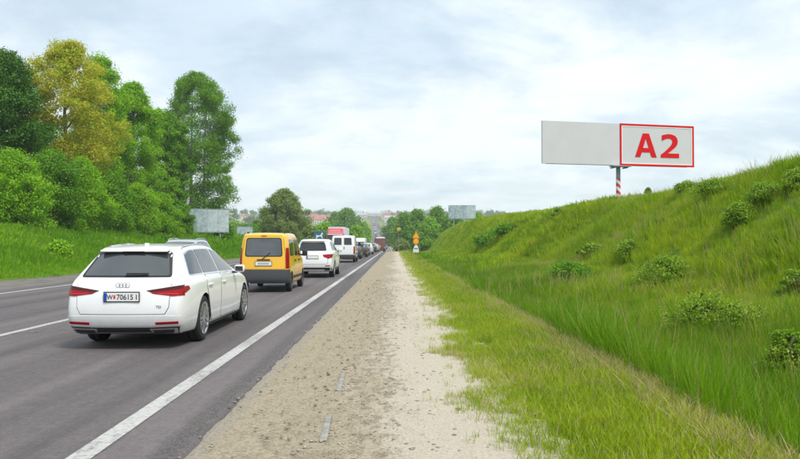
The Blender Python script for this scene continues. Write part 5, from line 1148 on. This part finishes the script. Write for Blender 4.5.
while y < 1250:
    far_place(-3.9 + rq.uniform(-0.3, 0.3), y, 0, 'in the far queue climbing the hill', 'far queue'); y += rq.uniform(8.5, 14) * (1 + y / 900)
y = 215
while y < 1250:
    far_place(-8.7 + rq.uniform(-0.3, 0.3), y, math.pi, 'coming down the far hill', 'far oncoming traffic'); y += rq.uniform(12, 30)

# ------------------------------------------------------------------ billboards and signs
def billboard_main():
    th = R(12.6); x0, y0 = 16.15, 51.6; g = gzf(x0, y0)
    root = thing('billboard', 'large double panel billboard reading A2 in red, on a striped post', 'billboard', (x0, y0, g), th)
    zb = 7.09 - g; zt = zb + 3.0; W = 5.98
    bl = box('blank_panel', (-W / 2 - 0.012, 0, (zb + zt) / 2), (W, 0.16, 3.0), M_PANEL, root); bl['label'] = 'plain pale grey left panel'
    ap = box('lettered_panel', (W / 2 + 0.012, 0, (zb + zt) / 2), (W, 0.16, 3.0), M_PANEL, root); ap['label'] = 'right panel with A2 in a red frame'
    cx = W / 2 + 0.012; cz = (zb + zt) / 2; yf = -0.08
    def ring(name, hw, hh, t, mat, y):
        for (ax, az, sx, sz) in ((0, hh - t / 2, 2 * hw, t), (0, -hh + t / 2, 2 * hw, t), (-hw + t / 2, 0, t, 2 * hh - 2 * t), (hw - t / 2, 0, t, 2 * hh - 2 * t)):
            box(name, (cx + ax, y, cz + az), (sx, 0.03, sz), mat, ap)
    ring('red_frame', W / 2 + 0.02, 1.52, 0.13, M_SIGNRED, yf - 0.02); ring('white_frame_line', W / 2 - 0.12, 1.38, 0.07, M_PINK, yf - 0.006)
    s = 1.72; zA = zb + 0.64
    A = [[(0, 0), (0.36, 1), (0.65, 1), (1.01, 0), (0.77, 0), (0.70, 0.205), (0.31, 0.205), (0.24, 0)], [(0.37, 0.385), (0.505, 0.79), (0.64, 0.385)]]
    a = curve_shape('letter_A', [[(x * s, y * s) for x, y in p] for p in A], M_SIGNRED, ap, 0.01); a.location = (1.20, yf - 0.02, zA)
    D = [[(0, 0), (.82, 0), (.82, .185), (.31, .185), (.50, .33), (.66, .46), (.745, .58), (.765, .71), (.735, .84), (.65, .935), (.52, .99), (.37, 1.01), (.20, .99), (.05, .945), (.05, .725), (.075, .725), (.19, .785), (.33, .825), (.44, .81), (.505, .765), (.525, .69), (.50, .60), (.43, .50), (.29, .355), (.14, .225), (0, .125)]]
    d = curve_shape('digit_2', [[(x * s * 1.06, y * s) for x, y in p] for p in D], M_SIGNRED, ap, 0.01); d.location = (3.28, yf - 0.02, zA)
    box('crossbeam', (0, 0.18, zb + 0.1), (11.2, 0.18, 0.2), M_STEEL, root); box('crossbeam', (0, 0.18, zb + 2.6), (11.2, 0.18, 0.2), M_STEEL, root)
    for k in range(7): box('back_rib', (-5.4 + 1.8 * k, 0.13, zb + 1.5), (0.1, 0.09, 2.8), M_STEEL, root)
    pw = box('catwalk', (-0.1, -0.30, zb - 0.10), (1.45, 0.6, 0.07), M_STEEL, root)
    for k in (-0.55, 0.4): box('bracket', (k, -0.1, zb - 0.18), (0.08, 0.7, 0.09), M_STEEL, pw)
    cyl('post', (0, 0.18, -0.6), (0, 0.18, zb + 2.7), 0.155, M_STEEL, root, 20)
    st = cyl('post_stripes', (0, 0.18, -0.5), (0, 0.18, zb - 0.95), 0.162, M_STRIPE, root, 20); st['label'] = 'red and white diagonal warning stripes'
billboard_main()
def small_board(name, label, x, y, zb, w, h, rz, mat, panels, legs=2, cat='billboard'):
    g = gzf(x, y); root = thing(name, label, cat, (x, y, g), rz); b = zb - g
    pn = box('panel', (0, 0, b + h / 2), (w, 0.14, h), mat, root)
    for k in range(panels): box('poster_sheet', (-w / 2 + w / panels * (k + 0.5), -0.078, b + h / 2), (w / panels - 0.12, 0.012, h - 0.08), (M_FADED, M_FADED2)[(k * 2 + k // 2) % 2], pn)
    bm = bmesh.new()
    for (cx_, cz_, sx, sz) in ((0, b - 0.03, w + 0.1, 0.08), (0, b + h + 0.03, w + 0.1, 0.08)): add_box(bm, (cx_, 0, cz_), (sx, 0.18, sz))
    bm_obj('frame', bm, M_STEEL, root)
    for k in range(legs):
        lx = 0 if legs == 1 else -w * 0.3 + w * 0.6 * k / (legs - 1); cyl('post', (lx, 0.12, -0.5), (lx, 0.12, b + h * 0.8), 0.11, M_STEEL, root)
    return root
small_board('roadside_board', 'grey blue faded billboard in front of the poplar', px(207.5, 94), 94, ztop(232, 94), 5.5, 2.95, R(18), M_FADED, 4)
small_board('roadside_board', 'small grey blank board left of the yellow van', px(245, 135), 135, ztop(237, 135), 2.9, 1.9, R(10), M_STEEL, 1)
small_board('ridge_board', 'small far grey billboard on the embankment ridge', px(462, 172), 172, ztop(218.5, 172), 6.5, 3.1, R(-6), M_FADED, 3)
tb = small_board('teal_board', 'teal roadside board with a white running animal shape', px(319.5, 128), 128, ztop(240.5, 128), 1.9, 1.65, R(8), M_TEAL, 0, 2, 'sign')
tz = ztop(241, 128) - gzf(px(319.5, 128), 128)
o = curve_shape('animal_emblem', [[(0.0, 0.15), (0.12, 0.5), (0.05, 0.75), (0.25, 0.72), (0.40, 0.62), (0.8, 0.68), (1.0, 0.95), (1.1, 1.2), (1.22, 1.05), (1.35, 0.98), (1.15, 0.8), (1.1, 0.55), (1.25, 0.15), (1.1, 0.12), (0.92, 0.45), (0.5, 0.42), (0.3, 0.3), (0.15, 0.1)]], M_SWHITE, tb, 0.006); o.location = (-0.65, -0.085, tz + 0.35)
def road_sign():
    x, y = px(416, 90), 90; g = gzf(x, y); root = thing('road_sign', 'post with orange triangle and disc above a white plate by the verge', 'road sign', (x, y, g))
    cyl('post', (0, 0, -0.4), (0, 0, 3.15), 0.035, M_STEEL, root, 10)
    tri = round_poly([(-0.47, 2.12), (0.47, 2.12), (0, 2.95)], 0.09)
    t = prism('warning_triangle', tri, -0.06, -0.04, M_ORANGE, root)
    prism('triangle_face', round_poly([(-0.27, 2.24), (0.27, 2.24), (0, 2.70)], 0.05), -0.068, -0.061, simple('sign_yellow', (0.92, 0.45, 0.02), 0.5), t)
    disc = [(0.37 * math.cos(a * math.pi / 12), 1.72 + 0.37 * math.sin(a * math.pi / 12)) for a in range(24)]
    d = prism('round_sign', disc, -0.06, -0.04, M_ORANGE, root)
    prism('disc_face', [(0.24 * math.cos(a * math.pi / 10), 1.72 + 0.24 * math.sin(a * math.pi / 10)) for a in range(20)], -0.068, -0.061, MATS['sign_yellow'], d)
    w = prism('white_plate', [(-0.36, 0.32), (0.36, 0.32), (0.36, 0.72), (0.13, 1.28), (-0.13, 1.28), (-0.36, 0.72)], -0.06, -0.04, M_SWHITE, root)
    box('dark_bar', (0, -0.064, 0.80), (0.5, 0.008, 0.1), M_SDARK, w)
road_sign()
def far_sign():
    x, y = px(392.5, 175), 175; x = 0.9; g = gzf(x, y); root = thing('yellow_sign', 'far small dull yellow sign where the gravel track ends', 'road sign', (x, y, g))
    cyl('post', (0, 0, -0.4), (0, 0, 4.6), 0.05, M_STEEL, root, 8); box('sign_plate', (0, -0.06, ztop(229, 175) - g), (0.85, 0.03, 0.75), simple('sign_ochre', (0.55, 0.36, 0.12), 0.6), root, 0)
far_sign()

# ------------------------------------------------------------------ far town
def house(x, y, w, d, h, rh, rz, roofm, label, grp):
    root = thing('house', label, 'house', (x, y, gzf(x, y) - 0.5), rz, grp)
    box('wall', (0, 0, h / 2), (w, d, h), M_WALL, root)
    ov = 0.5; V = [(-w / 2 - ov, -d / 2 - ov, h + 0.01), (w / 2 + ov, -d / 2 - ov, h + 0.01), (w / 2 + ov, d / 2 + ov, h + 0.01), (-w / 2 - ov, d / 2 + ov, h + 0.01), (-w / 2 - ov, 0, h + rh), (w / 2 + ov, 0, h + rh)]
    rf = mesh_obj('roof', V, [(0, 1, 5, 4), (2, 3, 4, 5), (0, 4, 3), (1, 2, 5), (3, 2, 1, 0)], roofm, root)
    box('chimney', (w * 0.2, d * 0.1, h + rh * 0.9), (0.8, 0.8, 1.6), M_WALL, rf)
    n = max(2, int(w / 3.2))
    for k in range(n):
        for zz in ([h * 0.5] if h < 4.5 else [h * 0.28, h * 0.72]): box('window', (-w / 2 + w / n * (k + 0.5), -d / 2 - 0.02, zz), (1.3, 0.08, 1.4), M_GLASS2, root)
rh_ = random.Random(9)
def town():
    spots = [(316, 1010, 'R'), (321, 1060, 'R'), (326, 1000, 'R'), (313, 1120, 'R'), (333, 1150, 'R'), (236, 1080, 'W'), (241, 1130, 'R'), (231, 1180, 'W'), (366, 1080, 'W'), (369, 1180, 'G'), (362, 1250, 'W'),
             (387, 1150, 'R'), (390, 1050, 'W'), (385, 1290, 'W'), (372, 1340, 'G'), (371, 1500, 'W'), (380, 1520, 'G'), (366, 1420, 'R'), (395, 1250, 'R'), (357, 1380, 'W')]
    words = ['leftmost', 'second from left', 'third from left', 'fourth from left', 'fifth from left', 'sixth from left', 'seventh from left']; seen = {}
    spots.sort()
    for i, (p, d, k) in enumerate(spots):
        x = px(p, d); u = x - float(CX(d))
        if abs(u + 6) < 18 and d < 1460: x += 26 if u > -6 else -26
        big = p in (371, 380, 372); m_ = {'R': M_ROOF, 'W': M_ROOFG, 'G': M_ROOFG}[k]
        nm = {'R': 'red roofed', 'W': 'grey roofed', 'G': 'pale flat looking'}[k]; where = 'above the red truck' if 305 < p < 340 else 'right of the poplar' if p < 250 else 'at the top of the far hill'; seen[nm, where] = seen.get((nm, where), -1) + 1
        house(x, d, rh_.uniform(12, 18) * (1.5 if big else 1), 10, rh_.uniform(5, 7.5), rh_.uniform(3, 5), rh_.uniform(-0.4, 0.4), m_, 'far %s house %s, %s' % (nm, where, words[seen[nm, where]]), 'far town, %s houses %s' % (nm, where))
town()

# ------------------------------------------------------------------ air
def haze():
    bm = bmesh.new(); add_box(bm, (0, 1300, 75), (2700, 2720, 180)); o = bm_obj('haze', bm, None); o.data.materials.clear()
    m = bpy.data.materials.new('summer_haze'); m.use_nodes = True; nt = m.node_tree; nt.nodes.remove(nt.nodes['Principled BSDF'])
    v = nt.nodes.new('ShaderNodeVolumePrincipled'); v.inputs['Color'].default_value = (0.88, 0.93, 1.0, 1); v.inputs['Density'].default_value = 0.00030
    nt.links.new(v.outputs[0], nt.nodes['Material Output'].inputs['Volume']); o.data.materials.append(m); o['kind'] = 'stuff'; tag(o, 'thin pale summer haze over the whole valley', 'haze')
haze()
